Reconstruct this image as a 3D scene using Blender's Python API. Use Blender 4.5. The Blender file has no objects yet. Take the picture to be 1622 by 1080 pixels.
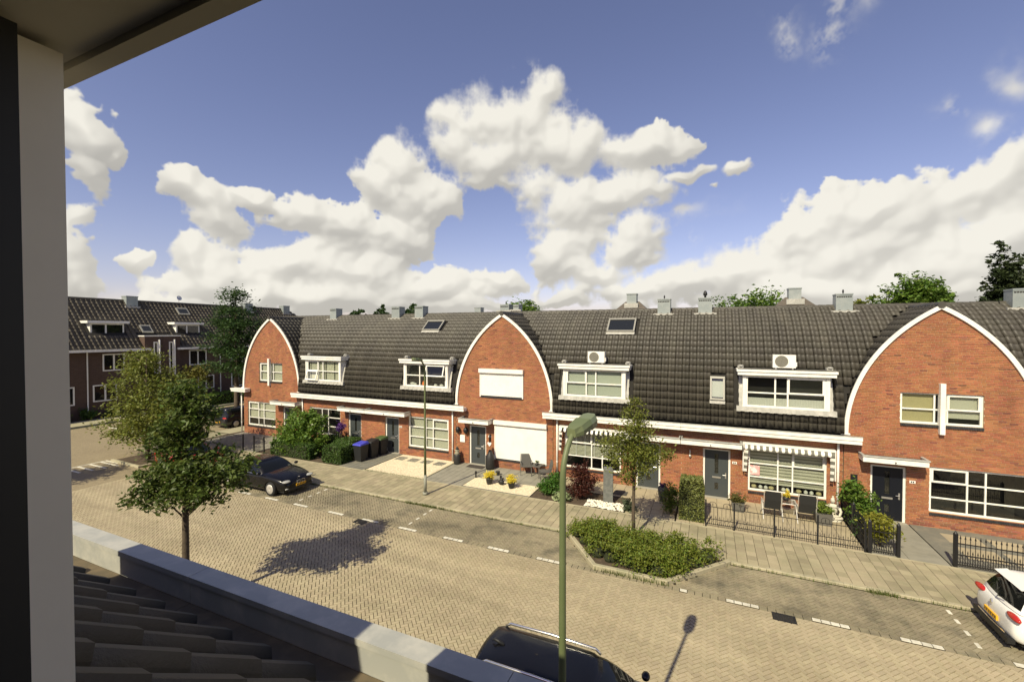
import bpy, math, random
import numpy as np
from mathutils import Vector, Matrix
R = math.radians
random.seed(7); np.random.seed(7)
S = bpy.context.scene
COL = S.collection

# ---------------------------------------------------------------- camera
cd = bpy.data.cameras.new('camera'); cam = bpy.data.objects.new('camera', cd); COL.objects.link(cam)
cd.sensor_width = 36.0; cd.lens = 15.495; cd.clip_start = 0.05; cd.clip_end = 2000
CAMZ = 7.4
cam.location = (0, 0, CAMZ)
cam.rotation_euler = (R(90 - 1.1305), 0, R(24.029))
S.camera = cam

# ---------------------------------------------------------------- light
SUN_AZ, SUN_EL = 10.3, 44.0          # the way the light travels, from +y towards +x
ld = bpy.data.lights.new('sun', 'SUN'); sun = bpy.data.objects.new('sun', ld); COL.objects.link(sun)
ld.energy = 5.0; ld.angle = R(0.53); ld.color = (1.0, 0.91, 0.67)
sd = Vector((math.sin(R(SUN_AZ)) * math.cos(R(SUN_EL)), math.cos(R(SUN_AZ)) * math.cos(R(SUN_EL)), -math.sin(R(SUN_EL))))
sun.rotation_euler = sd.to_track_quat('-Z', 'Y').to_euler()
sun.location = (-10, -20, 40)
S.view_settings.view_transform = 'Standard'; S.view_settings.look = 'None'
S.view_settings.exposure = 0.3; S.view_settings.gamma = 1.0

# ---------------------------------------------------------------- sky with cumulus clouds (azimuth, elevation, half width, half height)
CLOUDS = [(-1.188, 0.321, 0.044, 0.037), (-1.162, 0.301, 0.027, 0.029), (-1.196, 0.245, 0.036, 0.048), (-1.198, 0.128, 0.043, 0.06), (-1.176, 0.089, 0.034, 0.031), (-1.122, 0.14, 0.018, 0.021), (-1.062, 0.268, 0.036, 0.027), (-1.02, 0.249, 0.053, 0.035), (-0.938, 0.259, 0.038, 0.021), (-1.001, 0.207, 0.06, 0.045), (-1.04, 0.128, 0.038, 0.041), (-1.002, 0.102, 0.09, 0.047), (-0.86, 0.229, 0.07, 0.039), (-0.788, 0.217, 0.099, 0.053), (-0.659, 0.2, 0.081, 0.048), (-0.764, 0.129, 0.139, 0.05), (-0.861, 0.124, 0.082, 0.051), (-0.711, 0.311, 0.046, 0.037), (-0.658, 0.346, 0.08, 0.055), (-0.645, 0.291, 0.094, 0.063), (-0.583, 0.269, 0.055, 0.052), (-0.564, 0.447, 0.042, 0.036), (-0.548, 0.401, 0.07, 0.059), (-0.449, 0.433, 0.113, 0.064), (-0.336, 0.494, 0.051, 0.037), (-0.357, 0.444, 0.078, 0.069), (-0.435, 0.368, 0.155, 0.055), (-0.294, 0.383, 0.084, 0.06), (-0.252, 0.399, 0.041, 0.038), (-0.157, 0.368, 0.093, 0.038), (-0.08, 0.383, 0.076, 0.032), (-0.036, 0.326, 0.055, 0.016), (-0.364, 0.298, 0.057, 0.044), (-0.293, 0.257, 0.098, 0.066), (-0.21, 0.292, 0.095, 0.043), (-0.13, 0.299, 0.078, 0.035), (-0.143, 0.211, 0.066, 0.044), (-0.293, 0.177, 0.084, 0.068), (-0.251, 0.135, 0.104, 0.033), (-0.169, 0.179, 0.067, 0.032), (0.064, 0.312, 0.027, 0.023), (0.024, 0.285, 0.012, 0.009), (-0.577, 0.1, 0.152, 0.036), (-0.449, 0.122, 0.057, 0.025), (-0.142, 0.098, 0.184, 0.03), (-0.307, 0.068, 0.07, 0.023), (-0.155, 0.064, 0.08, 0.027), (-0.052, 0.095, 0.087, 0.047), (0.066, 0.115, 0.089, 0.056), (0.15, 0.185, 0.071, 0.058), (0.217, 0.21, 0.083, 0.057), (0.279, 0.216, 0.063, 0.041), (0.218, 0.132, 0.12, 0.056), (0.312, 0.175, 0.063, 0.062), (0.343, 0.109, 0.098, 0.051), (0.398, 0.198, 0.067, 0.051), (0.424, 0.22, 0.038, 0.054), (0.425, 0.138, 0.063, 0.056), (0.191, 0.072, 0.193, 0.047), (0.358, 0.062, 0.147, 0.035), (0.383, 0.298, 0.019, 0.022), (0.351, 0.339, 0.012, 0.013), (0.204, 0.5, 0.032, 0.023), (0.217, 0.532, 0.031, 0.015), (0.136, 0.524, 0.016, 0.027), (0.428, 0.364, 0.015, 0.024), (-0.4, 0.527, 0.017, 0.015), (-0.838, 0.06, 0.295, 0.039), (-1.096, 0.052, 0.105, 0.018), (-0.506, 0.059, 0.169, 0.02), (-0.053, 0.249, 0.062, 0.012), (-0.059, 0.203, 0.032, 0.017)]
w = bpy.data.worlds.new('World'); S.world = w; w.use_nodes = True
nt = w.node_tree; nt.nodes.clear()
def N(tree, t, **k):
    n = tree.nodes.new(t)
    for a, b in k.items(): setattr(n, a, b)
    return n
def math_n(tree, op, a, b=None, c=None, clamp=False):
    n = N(tree, 'ShaderNodeMath', operation=op); n.use_clamp = clamp
    for i, v in enumerate((a, b, c)):
        if v is None: continue
        if isinstance(v, (int, float)): n.inputs[i].default_value = v
        else: tree.links.new(v, n.inputs[i])
    return n.outputs[0]
def noise(tree, vec, scale, detail=5, rough=.55, dist=0.0):
    n = N(tree, 'ShaderNodeTexNoise'); n.inputs['Scale'].default_value = scale; n.inputs['Detail'].default_value = detail
    n.inputs['Roughness'].default_value = rough; n.inputs['Distortion'].default_value = dist
    if vec is not None: tree.links.new(vec, n.inputs['Vector'])
    return n
# cumulus clouds worked out once over azimuth x elevation, from ellipses roughened by fractal billows
def fbm(W, H, cells, octs, seed, rough=.5, billow=False):
    rr = np.random.RandomState(seed); out = np.zeros((H, W), np.float32); amp = 1.0; tot = 0; nx = cells
    for o in range(octs):
        ny = max(2, int(round(nx * ELR / (2 * math.pi)))); g = rr.rand(ny + 3, nx).astype(np.float32)
        x = np.arange(W) * (nx / W); xi = x.astype(int); fx = (x - xi).astype(np.float32); fx = fx * fx * (3 - 2 * fx); x1 = (xi + 1) % nx
        y = np.arange(H) * (ny / H); yi = y.astype(int); fy = (y - yi).astype(np.float32); fy = (fy * fy * (3 - 2 * fy))[:, None]
        rowa = g[:, xi % nx] * (1 - fx) + g[:, x1] * fx
        v = rowa[yi] * (1 - fy) + rowa[yi + 1] * fy
        if billow: v = np.abs(2 * v - 1)
        out += v * amp; tot += amp; amp *= rough; nx = min(nx * 2, W // 2)
    return out / tot
CW, CH, EL0, EL1 = 4096, 1024, -.06, 1.5
ELR = EL1 - EL0
WISPS = set(range(60, 67)) | {70, 71}
def paint_clouds():
    AZ = (np.arange(CW, dtype=np.float32) + .5) / CW * 2 * math.pi - math.pi; EL = EL0 + (np.arange(CH, dtype=np.float32) + .5) / CH * ELR
    wx = (fbm(CW, CH, 90, 5, 1) - .5) * .085; wy = (fbm(CW, CH, 90, 5, 2) - .5) * .07
    A = AZ[None, :] + wx; E = EL[:, None] + wy
    bil = fbm(CW, CH, 110, 5, 3, .55, True); fine = fbm(CW, CH, 200, 5, 4, .6); big = fbm(CW, CH, 26, 4, 5)
    f = np.full((CH, CW), -1.0, np.float32); hgt = np.zeros((CH, CW), np.float32); wisp = np.zeros((CH, CW), np.float32)
    rr = random.Random(4); extra = []
    az = .75
    while az < 2 * math.pi - 1.45:                       # the same kind of cloud heaps round the rest of the sky
        e = rr.choice((.05, .1, .2, .32, .5)); nn = rr.randint(3, 7)
        for _ in range(nn): extra.append((az + rr.uniform(-.14, .14), e + rr.uniform(-.03, .06), rr.uniform(.05, .12), rr.uniform(.03, .06)))
        az += rr.uniform(.14, .3)
    for ci, (a, e, rx, ry) in enumerate(CLOUDS + extra):
        if a > math.pi: a -= 2 * math.pi
        if ci in WISPS:
            q = np.exp(-1.5 * (((A - a) / (rx * 1.15)) ** 2 + ((E - e) / (ry * 1.15)) ** 2)); wisp = np.maximum(wisp, q); continue
        rx *= 1.04; ry *= 1.08
        i0, i1 = int((a - 1.5 * rx - .06 + math.pi) / (2 * math.pi) * CW), int((a + 1.5 * rx + .06 + math.pi) / (2 * math.pi) * CW) + 1
        j0, j1 = int((e - 1.5 * ry - .06 - EL0) / ELR * CH), int((e + 1.5 * ry + .06 - EL0) / ELR * CH) + 1
        i0, i1, j0, j1 = max(i0, 0), min(i1, CW), max(j0, 0), min(j1, CH)
        if i1 <= i0 or j1 <= j0: continue
        dy = (E[j0:j1, i0:i1] - e) / ry; d = np.sqrt(((A[j0:j1, i0:i1] - a) / rx) ** 2 + dy ** 2)
        v = 1 - d - .02; cur = f[j0:j1, i0:i1]
        k = 7.0; mxv = np.maximum(cur, v); f[j0:j1, i0:i1] = mxv + np.log1p(np.exp(-k * np.abs(cur - v))) / k
        wgt = np.clip((v - cur) * 4 + .5, 0, 1); hgt[j0:j1, i0:i1] = hgt[j0:j1, i0:i1] * (1 - wgt) + dy * wgt
    g = f + .78 * (.42 - bil) + .5 * (fine - .5) + .35 * (big - .5) - .04
    soft = .09 + .5 * np.clip((big - .42) * 3, 0, 1) + .25 * (fine - .3)
    al = np.clip((g - .0) / np.maximum(soft, .06), 0, 1); al = al * al * (3 - 2 * al); al *= np.clip((f + .75) * 3, 0, 1)
    al = np.maximum(al, .8 * wisp * np.clip((fbm(CW, CH, 120, 6, 8, .62) - .43) * 4.5, 0, 1))
    Hs = np.sqrt(np.clip(g + .05, 0, 1)) * .10
    def blur(q, n):
        for _ in range(2):
            c = np.cumsum(np.pad(q, ((n + 1, n), (0, 0)), mode='edge'), 0); q = (c[2 * n + 1:] - c[:-2 * n - 1]) / (2 * n + 1)
            c = np.cumsum(np.pad(q, ((0, 0), (n + 1, n)), mode='wrap'), 1); q = (c[:, 2 * n + 1:] - c[:, :-2 * n - 1]) / (2 * n + 1)
        return q.astype(np.float32)
    def lam(Hq, k):
        gx = np.gradient(Hq, axis=1) / (2 * math.pi / CW); gy = np.gradient(Hq, axis=0) / (ELR / CH); n = 1 / np.sqrt(1 + (k * gx) ** 2 + (k * gy) ** 2)
        return np.clip((k * gx * .25 - k * gy * .62 + .62) * n, 0, 1.2)
    sh = .40 * lam(blur(Hs, 3), 1.0) + .55 * lam(blur(Hs, 14), 1.6) + .16 * np.clip(hgt, -1, 1) + .10
    sh += .25 * np.clip(.35 - al, 0, 1) + (big - .5) * .35
    sh += .10 + .16 * np.clip(1 - EL[:, None] / .22, 0, 1)
    sh = np.clip(sh, 0, 1)
    img = bpy.data.images.new('cumulus', CW, CH, alpha=True, float_buffer=True); img.colorspace_settings.name = 'Non-Color'; img.alpha_mode = 'CHANNEL_PACKED'
    px = np.ones((CH, CW, 4), np.float32); px[..., 0] = sh; px[..., 1] = al; px[..., 2] = 0; img.pixels.foreach_set(px.ravel()); img.update(); return img
tc = N(nt, 'ShaderNodeTexCoord'); sx = N(nt, 'ShaderNodeSeparateXYZ'); nt.links.new(tc.outputs['Generated'], sx.inputs[0])
az = math_n(nt, 'ARCTAN2', sx.outputs[0], sx.outputs[1]); el = math_n(nt, 'ARCSINE', sx.outputs[2])
cv = N(nt, 'ShaderNodeCombineXYZ'); nt.links.new(math_n(nt, 'MULTIPLY_ADD', az, 1 / (2 * math.pi), .5), cv.inputs[0]); nt.links.new(math_n(nt, 'MULTIPLY_ADD', el, 1 / ELR, -EL0 / ELR), cv.inputs[1])
ti = N(nt, 'ShaderNodeTexImage'); ti.image = paint_clouds(); ti.extension = 'EXTEND'; ti.interpolation = 'Linear'; nt.links.new(cv.outputs[0], ti.inputs[0])
sc3 = N(nt, 'ShaderNodeSeparateColor'); nt.links.new(ti.outputs[0], sc3.inputs[0])
sky = N(nt, 'ShaderNodeTexSky', sky_type='NISHITA'); sky.sun_disc = False
sky.sun_elevation = R(SUN_EL); sky.sun_rotation = R(180 + SUN_AZ); sky.altitude = 0; sky.air_density = 1.0; sky.dust_density = 0.6; sky.ozone_density = 2.0
tint = N(nt, 'ShaderNodeMix', data_type='RGBA', blend_type='MULTIPLY'); tint.inputs[0].default_value = 1
nt.links.new(sky.outputs[0], tint.inputs[6]); tint.inputs[7].default_value = (1.22, 0.95, 1.02, 1)
b1 = N(nt, 'ShaderNodeBackground'); nt.links.new(tint.outputs[2], b1.inputs[0]); b1.inputs[1].default_value = 0.1
hz = N(nt, 'ShaderNodeMapRange', interpolation_type='SMOOTHSTEP'); nt.links.new(el, hz.inputs[0])
hz.inputs[1].default_value = -.01; hz.inputs[2].default_value = .09; hz.inputs[3].default_value = .7; hz.inputs[4].default_value = 0
alpha = math_n(nt, 'MAXIMUM', math_n(nt, 'MULTIPLY', sc3.outputs[1], .97), hz.outputs[0])
cm = N(nt, 'ShaderNodeMix', data_type='RGBA'); nt.links.new(sc3.outputs[0], cm.inputs[0])
cm.inputs[6].default_value = (.52, .50, .455, 1); cm.inputs[7].default_value = (1.04, 1.0, .89, 1)
b2 = N(nt, 'ShaderNodeBackground'); nt.links.new(cm.outputs[2], b2.inputs[0]); b2.inputs[1].default_value = 0.72
mx = N(nt, 'ShaderNodeMixShader'); nt.links.new(alpha, mx.inputs[0]); nt.links.new(b1.outputs[0], mx.inputs[1]); nt.links.new(b2.outputs[0], mx.inputs[2])
wo = N(nt, 'ShaderNodeOutputWorld'); nt.links.new(mx.outputs[0], wo.inputs[0])
S.cycles.max_bounces = 6; S.cycles.diffuse_bounces = 2; S.cycles.glossy_bounces = 3; S.cycles.transparent_max_bounces = 10
w.cycles.sampling_method = 'MANUAL'; w.cycles.sample_map_resolution = 512

# ---------------------------------------------------------------- materials
MATS = {}
def mat(name, c, rough=.7, var=.0, c2=None, mixs=3.0, mixlo=.45, mixhi=.7, bump=0.0, bs=40, metal=0, spec=.4, coat=0, hue=0.0, fine=0.0, alpha_leaf=False, streak=None):
    """one procedural material: colour, random change per piece (var), a second mottled colour (c2), relief"""
    if name in MATS: return MATS[name]
    m = bpy.data.materials.new(name); m.use_nodes = True; t = m.node_tree; L = t.links
    b = t.nodes['Principled BSDF']; b.inputs['Roughness'].default_value = rough; b.inputs['Metallic'].default_value = metal
    b.inputs['Specular IOR Level'].default_value = spec
    if coat: b.inputs['Coat Weight'].default_value = coat; b.inputs['Coat Roughness'].default_value = .03
    geo = N(t, 'ShaderNodeNewGeometry')
    col = None
    rgb = N(t, 'ShaderNodeRGB'); rgb.outputs[0].default_value = (*c, 1); col = rgb.outputs[0]
    if c2 is not None:
        n = noise(t, geo.outputs['Position'], mixs, 6, .6)
        mr = N(t, 'ShaderNodeMapRange'); L.new(n.outputs['Fac'], mr.inputs[0]); mr.inputs[1].default_value = mixlo; mr.inputs[2].default_value = mixhi
        mm = N(t, 'ShaderNodeMix', data_type='RGBA'); L.new(mr.outputs[0], mm.inputs[0]); L.new(col, mm.inputs[6]); mm.inputs[7].default_value = (*c2, 1); col = mm.outputs[2]
    if var or hue:
        oi = N(t, 'ShaderNodeObjectInfo')
        s = math_n(t, 'FRACT', math_n(t, 'ADD', math_n(t, 'MULTIPLY', geo.outputs['Random Per Island'], 7.31), math_n(t, 'MULTIPLY', oi.outputs['Random'], 3.17)))
        hs = N(t, 'ShaderNodeHueSaturation'); L.new(col, hs.inputs['Color'])
        L.new(math_n(t, 'MULTIPLY_ADD', s, var, 1 - var / 2), hs.inputs['Value'])
        if hue:
            s2 = math_n(t, 'FRACT', math_n(t, 'MULTIPLY', s, 13.7))
            L.new(math_n(t, 'MULTIPLY_ADD', s2, hue, .5 - hue / 2), hs.inputs['Hue'])
        col = hs.outputs[0]
    if fine:
        n = noise(t, geo.outputs['Position'], 90, 3, .6)
        hs = N(t, 'ShaderNodeHueSaturation'); L.new(col, hs.inputs['Color'])
        L.new(math_n(t, 'MULTIPLY_ADD', n.outputs['Fac'], fine * 2, 1 - fine), hs.inputs['Value']); col = hs.outputs[0]
    if streak:                                   # wear drawn out in one direction: tyre tracks, runs of dirt
        mp = N(t, 'ShaderNodeMapping'); mp.inputs['Scale'].default_value = streak[:3]; L.new(geo.outputs['Position'], mp.inputs[0])
        n = noise(t, mp.outputs[0], 1.0, 4, .6); mr = N(t, 'ShaderNodeMapRange'); L.new(n.outputs['Fac'], mr.inputs[0])
        mr.inputs[1].default_value = .35; mr.inputs[2].default_value = .68; mr.inputs[3].default_value = 1 - streak[3]; mr.inputs[4].default_value = 1 + streak[3] * .7
        hs = N(t, 'ShaderNodeHueSaturation'); L.new(col, hs.inputs['Color']); L.new(mr.outputs[0], hs.inputs['Value']); col = hs.outputs[0]
    L.new(col, b.inputs['Base Color'])
    if bump:
        n = noise(t, geo.outputs['Position'], bs, 4, .6)
        bp = N(t, 'ShaderNodeBump'); bp.inputs['Strength'].default_value = bump; bp.inputs['Distance'].default_value = .02
        L.new(n.outputs['Fac'], bp.inputs['Height']); L.new(bp.outputs[0], b.inputs['Normal'])
    if alpha_leaf:
        tr = N(t, 'ShaderNodeBsdfTranslucent'); L.new(col, tr.inputs[0])
        ms = N(t, 'ShaderNodeMixShader'); ms.inputs[0].default_value = .4
        L.new(b.outputs[0], ms.inputs[1]); L.new(tr.outputs[0], ms.inputs[2])
        L.new(ms.outputs[0], t.nodes['Material Output'].inputs[0])
    MATS[name] = m; return m
def glass(name, c=(.02, .022, .022), op=.06):
    if name in MATS: return MATS[name]
    m = bpy.data.materials.new(name); m.use_nodes = True; t = m.node_tree; t.nodes.clear(); L = t.links
    fr = N(t, 'ShaderNodeLayerWeight'); fr.inputs[0].default_value = .5
    gl = N(t, 'ShaderNodeBsdfGlossy'); gl.inputs['Roughness'].default_value = .02; gl.inputs[0].default_value = (.9, .9, .9, 1)
    tr = N(t, 'ShaderNodeBsdfTransparent'); tr.inputs[0].default_value = (.88, .9, .88, 1)
    df = N(t, 'ShaderNodeBsdfDiffuse'); df.inputs[0].default_value = (*c, 1)
    m0 = N(t, 'ShaderNodeMixShader'); m0.inputs[0].default_value = op; L.new(tr.outputs[0], m0.inputs[1]); L.new(df.outputs[0], m0.inputs[2])
    m1 = N(t, 'ShaderNodeMixShader'); L.new(math_n(t, 'MULTIPLY_ADD', math_n(t, 'POWER', fr.outputs['Facing'], 4.0), .8, .05), m1.inputs[0]); L.new(m0.outputs[0], m1.inputs[1]); L.new(gl.outputs[0], m1.inputs[2])
    o = N(t, 'ShaderNodeOutputMaterial'); L.new(m1.outputs[0], o.inputs[0])
    MATS[name] = m; return m

BRICK = mat('brick_red', (.345, .138, .062), .85, var=.34, hue=.02, streak=(1.4, 1, .3, .13), c2=(.28, .104, .052), mixs=1.3, fine=.12)
BRICKD = mat('brick_dark', (.24, .095, .055), .85, var=.6, hue=.03, c2=(.24, .1, .06), mixs=2.0, fine=.1)
MORTAR = mat('mortar', (.45, .35, .23), .95, c2=(.35, .27, .18), mixs=3)
SILLBLK = mat('sill_brick_black', (.03, .03, .032), .5, var=.5)
WHITE = mat('white_paint', (.80, .78, .71), .4, c2=(.68, .65, .57), mixs=1.8, mixlo=.5, mixhi=.8, fine=.03, streak=(6, 6, .5, .06))
OFFW = mat('white_shutter', (.80, .77, .69), .45, c2=(.75, .71, .63), mixs=2)
LEAD = mat('lead_flashing', (.36, .35, .31), .6, c2=(.5, .48, .43), mixs=6, bump=.2, bs=30)
ZINC = mat('zinc_cladding', (.27, .30, .29), .45, c2=(.34, .36, .34), mixs=2, metal=.25, var=.15)
ZINCG = mat('zinc_gutter', (.36, .36, .33), .55, c2=(.5, .48, .42), mixs=5, metal=.1)
TILE = mat('roof_tile', (.058, .052, .041), .55, var=.2, hue=.015, streak=(3.2, .15, .15, .14), c2=(.078, .071, .054), mixs=.8, mixlo=.4, mixhi=.75, fine=.2, spec=.4)
TILED = mat('roof_tile_dark', (.05, .046, .038), .55, var=.35, c2=(.075, .067, .05), mixs=1.8, fine=.2, spec=.4)
TILEF = mat('roof_tile_mossy', (.08, .068, .05), .7, var=.4, c2=(.12, .105, .078), mixs=1.2, fine=.2)
DECK = mat('roof_underlay', (.02, .018, .015), .9)
DOORG = mat('door_slate', (.052, .06, .062), .4, c2=(.06, .066, .066), mixs=3)
DOORB = mat('door_navy', (.006, .0075, .012), .35)
STEEL = mat('brushed_steel', (.62, .6, .56), .3, metal=.8)
BLACKM = mat('black_iron', (.012, .012, .013), .45)
PLANTER = mat('planter_grey', (.11, .105, .09), .8, fine=.1)
BLIND = mat('blind_cream', (.72, .69, .55), .8)
BLINDY = mat('blind_yellow', (.62, .53, .28), .8)
CURTAIN = mat('curtain_white', (.78, .76, .68), .9)
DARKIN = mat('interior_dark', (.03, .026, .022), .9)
GLASS = glass('window_glass')
PAVER = mat('road_clinker', (.385, .325, .212), .85, var=.15, hue=.01, streak=(.12, 1.1, 1, .14), c2=(.33, .275, .175), mixs=.5, fine=.16, spec=.25)
PAVERG = mat('bay_clinker', (.265, .228, .15), .88, var=.16, hue=.012, streak=(.3, .9, 1, .2), c2=(.145, .13, .09), mixs=1.1, mixlo=.48, mixhi=.68, fine=.18, spec=.25)
PJOINT = mat('paver_joint', (.03, .022, .012), .95, c2=(.055, .043, .024), mixs=3)
STILE = mat('pavement_tile', (.33, .285, .185), .88, var=.3, hue=.012, c2=(.25, .225, .14), mixs=.9, fine=.14, spec=.25)
KERB = mat('kerb_concrete', (.36, .32, .215), .85, var=.14, c2=(.25, .24, .15), mixs=2.5, fine=.15)
WHITEP = mat('white_road_stone', (.62, .59, .49), .8, var=.16, fine=.12, c2=(.47, .44, .35), mixs=4)
SOIL = mat('soil', (.07, .05, .032), .95, c2=(.11, .08, .05), mixs=6, bump=.5, bs=20)
GRAVELW = mat('cream_gravel', (.66, .58, .42), .9, var=.4, fine=.15)
GRAVELB = mat('gravel_bed', (.62, .54, .38), .95, c2=(.5, .43, .29), mixs=8, bump=.6, bs=60, fine=.2)
LEAFM = {}
def leafmat(name, c, var=.6, hue=.04):
    return mat('leaf_' + name, c, .5, var=var, hue=hue, alpha_leaf=True, spec=.35)
BARK = mat('bark', (.10, .075, .05), .9, c2=(.06, .045, .03), mixs=9, bump=.6, bs=25)
LAMPG = mat('lamp_green', (.115, .14, .06), .5, c2=(.14, .16, .075), mixs=2, fine=.05)

# ---------------------------------------------------------------- mesh helpers
WORLDMODE = {}
class MB:
    def __init__(s): s.v = []; s.f = []
    def add(s, vs, fs):
        n = len(s.v); s.v += [tuple(p) for p in vs]; s.f += [tuple(i + n for i in q) for q in fs]; return s
    def box(s, x0, x1, y0, y1, z0, z1):
        return s.add([(x0,y0,z0),(x1,y0,z0),(x1,y1,z0),(x0,y1,z0),(x0,y0,z1),(x1,y0,z1),(x1,y1,z1),(x0,y1,z1)],
                     [(0,3,2,1),(4,5,6,7),(0,1,5,4),(1,2,6,5),(2,3,7,6),(3,0,4,7)])
    def prism(s, poly, fn, d0, d1):
        """polygon (a,b) extruded between d0 and d1; fn(a,b,d) gives the point"""
        n = len(poly); A = [fn(a, b, d0) for a, b in poly]; B = [fn(a, b, d1) for a, b in poly]
        return s.add(A + B, [tuple(range(n))[::-1], tuple(range(n, 2 * n))] + [(i, (i + 1) % n, n + (i + 1) % n, n + i) for i in range(n)])
    def tube(s, pts, rad, seg=8, cap=True):
        pts = [Vector(p) for p in pts]; n = len(pts)
        if isinstance(rad, (int, float)): rad = [rad] * n
        vs = []; up = None
        for i, p in enumerate(pts):
            d = (pts[min(i + 1, n - 1)] - pts[max(i - 1, 0)]).normalized()
            if up is None: up = Vector((0, 0, 1)) if abs(d.z) < .9 else Vector((1, 0, 0))
            a = d.cross(up)
            if a.length < 1e-5: a = d.cross(Vector((0, 1, 0)))
            a.normalize(); b = a.cross(d).normalized(); up = b
            for k in range(seg):
                t = 2 * math.pi * k / seg; vs.append(p + (a * math.cos(t) + b * math.sin(t)) * rad[i])
        fs = [(i * seg + k, i * seg + (k + 1) % seg, (i + 1) * seg + (k + 1) % seg, (i + 1) * seg + k) for i in range(n - 1) for k in range(seg)]
        if cap: fs += [tuple(range(seg))[::-1], tuple(range((n - 1) * seg, n * seg))]
        return s.add(vs, fs)
    def lathe(s, prof, c=(0, 0, 0), seg=16):
        vs = []; n = len(prof)
        for r, z in prof:
            for k in range(seg):
                t = 2 * math.pi * k / seg; vs.append((c[0] + r * math.cos(t), c[1] + r * math.sin(t), c[2] + z))
        fs = [(i * seg + k, i * seg + (k + 1) % seg, (i + 1) * seg + (k + 1) % seg, (i + 1) * seg + k) for i in range(n - 1) for k in range(seg)]
        fs += [tuple(range(seg))[::-1], tuple(range((n - 1) * seg, n * seg))]
        return s.add(vs, fs)
    def ell(s, c, r, seg=10, rings=6):
        prof = [(max(1e-3, math.sin(math.pi * i / rings)), -math.cos(math.pi * i / rings)) for i in range(rings + 1)]
        n = len(s.v); s.lathe(prof, (0, 0, 0), seg)
        for i in range(n, len(s.v)):
            x, y, z = s.v[i]; s.v[i] = (c[0] + x * r[0], c[1] + y * r[1], c[2] + z * r[2])
        return s
    def mesh(s, name, m, smooth=False):
        me = bpy.data.meshes.new(name); me.from_pydata(s.v, [], s.f); me.materials.append(m)
        if smooth: me.polygons.foreach_set('use_smooth', [True] * len(me.polygons))
        me.update(); return me
    def build(s, name, m, parent=None, smooth=False, **k):
        return link(name, s.mesh(name, m, smooth), parent, **k)
def link(name, me, parent=None, label=None, cat=None, group=None, kind=None, loc=None):
    o = bpy.data.objects.new(name, me); COL.objects.link(o)
    if parent is not None:
        o.parent = parent
        if parent.name in WORLDMODE: o.matrix_parent_inverse = Matrix.Translation(-Vector(WORLDMODE[parent.name]))
    if loc: o.location = loc
    tag(o, label, cat, group, kind); return o
def tag(o, label=None, cat=None, group=None, kind=None):
    if label: o['label'] = label
    if cat: o['category'] = cat
    if group: o['group'] = group
    if kind: o['kind'] = kind
    return o
def thing(name, label, cat, loc=(0, 0, 0), rz=0, group=None, world=False, scale=1):
    o = bpy.data.objects.new(name, None); COL.objects.link(o); o.location = loc; o.rotation_euler = (0, 0, rz); o.empty_display_size = .2
    if scale != 1: o.scale = (scale,) * 3
    tag(o, label, cat, group)
    if world: WORLDMODE[o.name] = loc
    return o
def npmesh(name, V, F, m, smooth=False):
    """big mesh from arrays; F is (n,4) or (n,3)"""
    me = bpy.data.meshes.new(name); V = np.asarray(V, np.float32); F = np.asarray(F, np.int32); k = F.shape[1]
    me.vertices.add(len(V)); me.vertices.foreach_set('co', V.ravel())
    me.loops.add(F.size); me.loops.foreach_set('vertex_index', F.ravel())
    me.polygons.add(len(F)); me.polygons.foreach_set('loop_start', np.arange(0, F.size, k, dtype=np.int32))
    me.polygons.foreach_set('loop_total', np.full(len(F), k, np.int32))
    me.polygons.foreach_set('use_smooth', np.full(len(F), bool(smooth)))
    me.materials.append(m); me.update(calc_edges=True); return me
def copytree(o, loc, rz=None, label=None):
    c = o.copy(); COL.objects.link(c); c.location = loc
    if rz is not None: c.rotation_euler = (0, 0, rz)
    if label: c['label'] = label
    def rec(src, dst):
        for ch in list(src.children):
            d = ch.copy(); COL.objects.link(d); d.parent = dst; rec(ch, d)
    rec(o, c); return c
YF = 21.4      # street face of the terrace
# ---------------------------------------------------------------- ground, road, pavement
g = MB(); g.add([(-400, -300, -.06), (400, -300, -.06), (400, 500, -.06), (-400, 500, -.06)], [(0, 1, 2, 3)])
g.build('ground', mat('ground_earth', (.10, .095, .05), .95, c2=(.07, .09, .03), mixs=.4), kind='structure')

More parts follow.
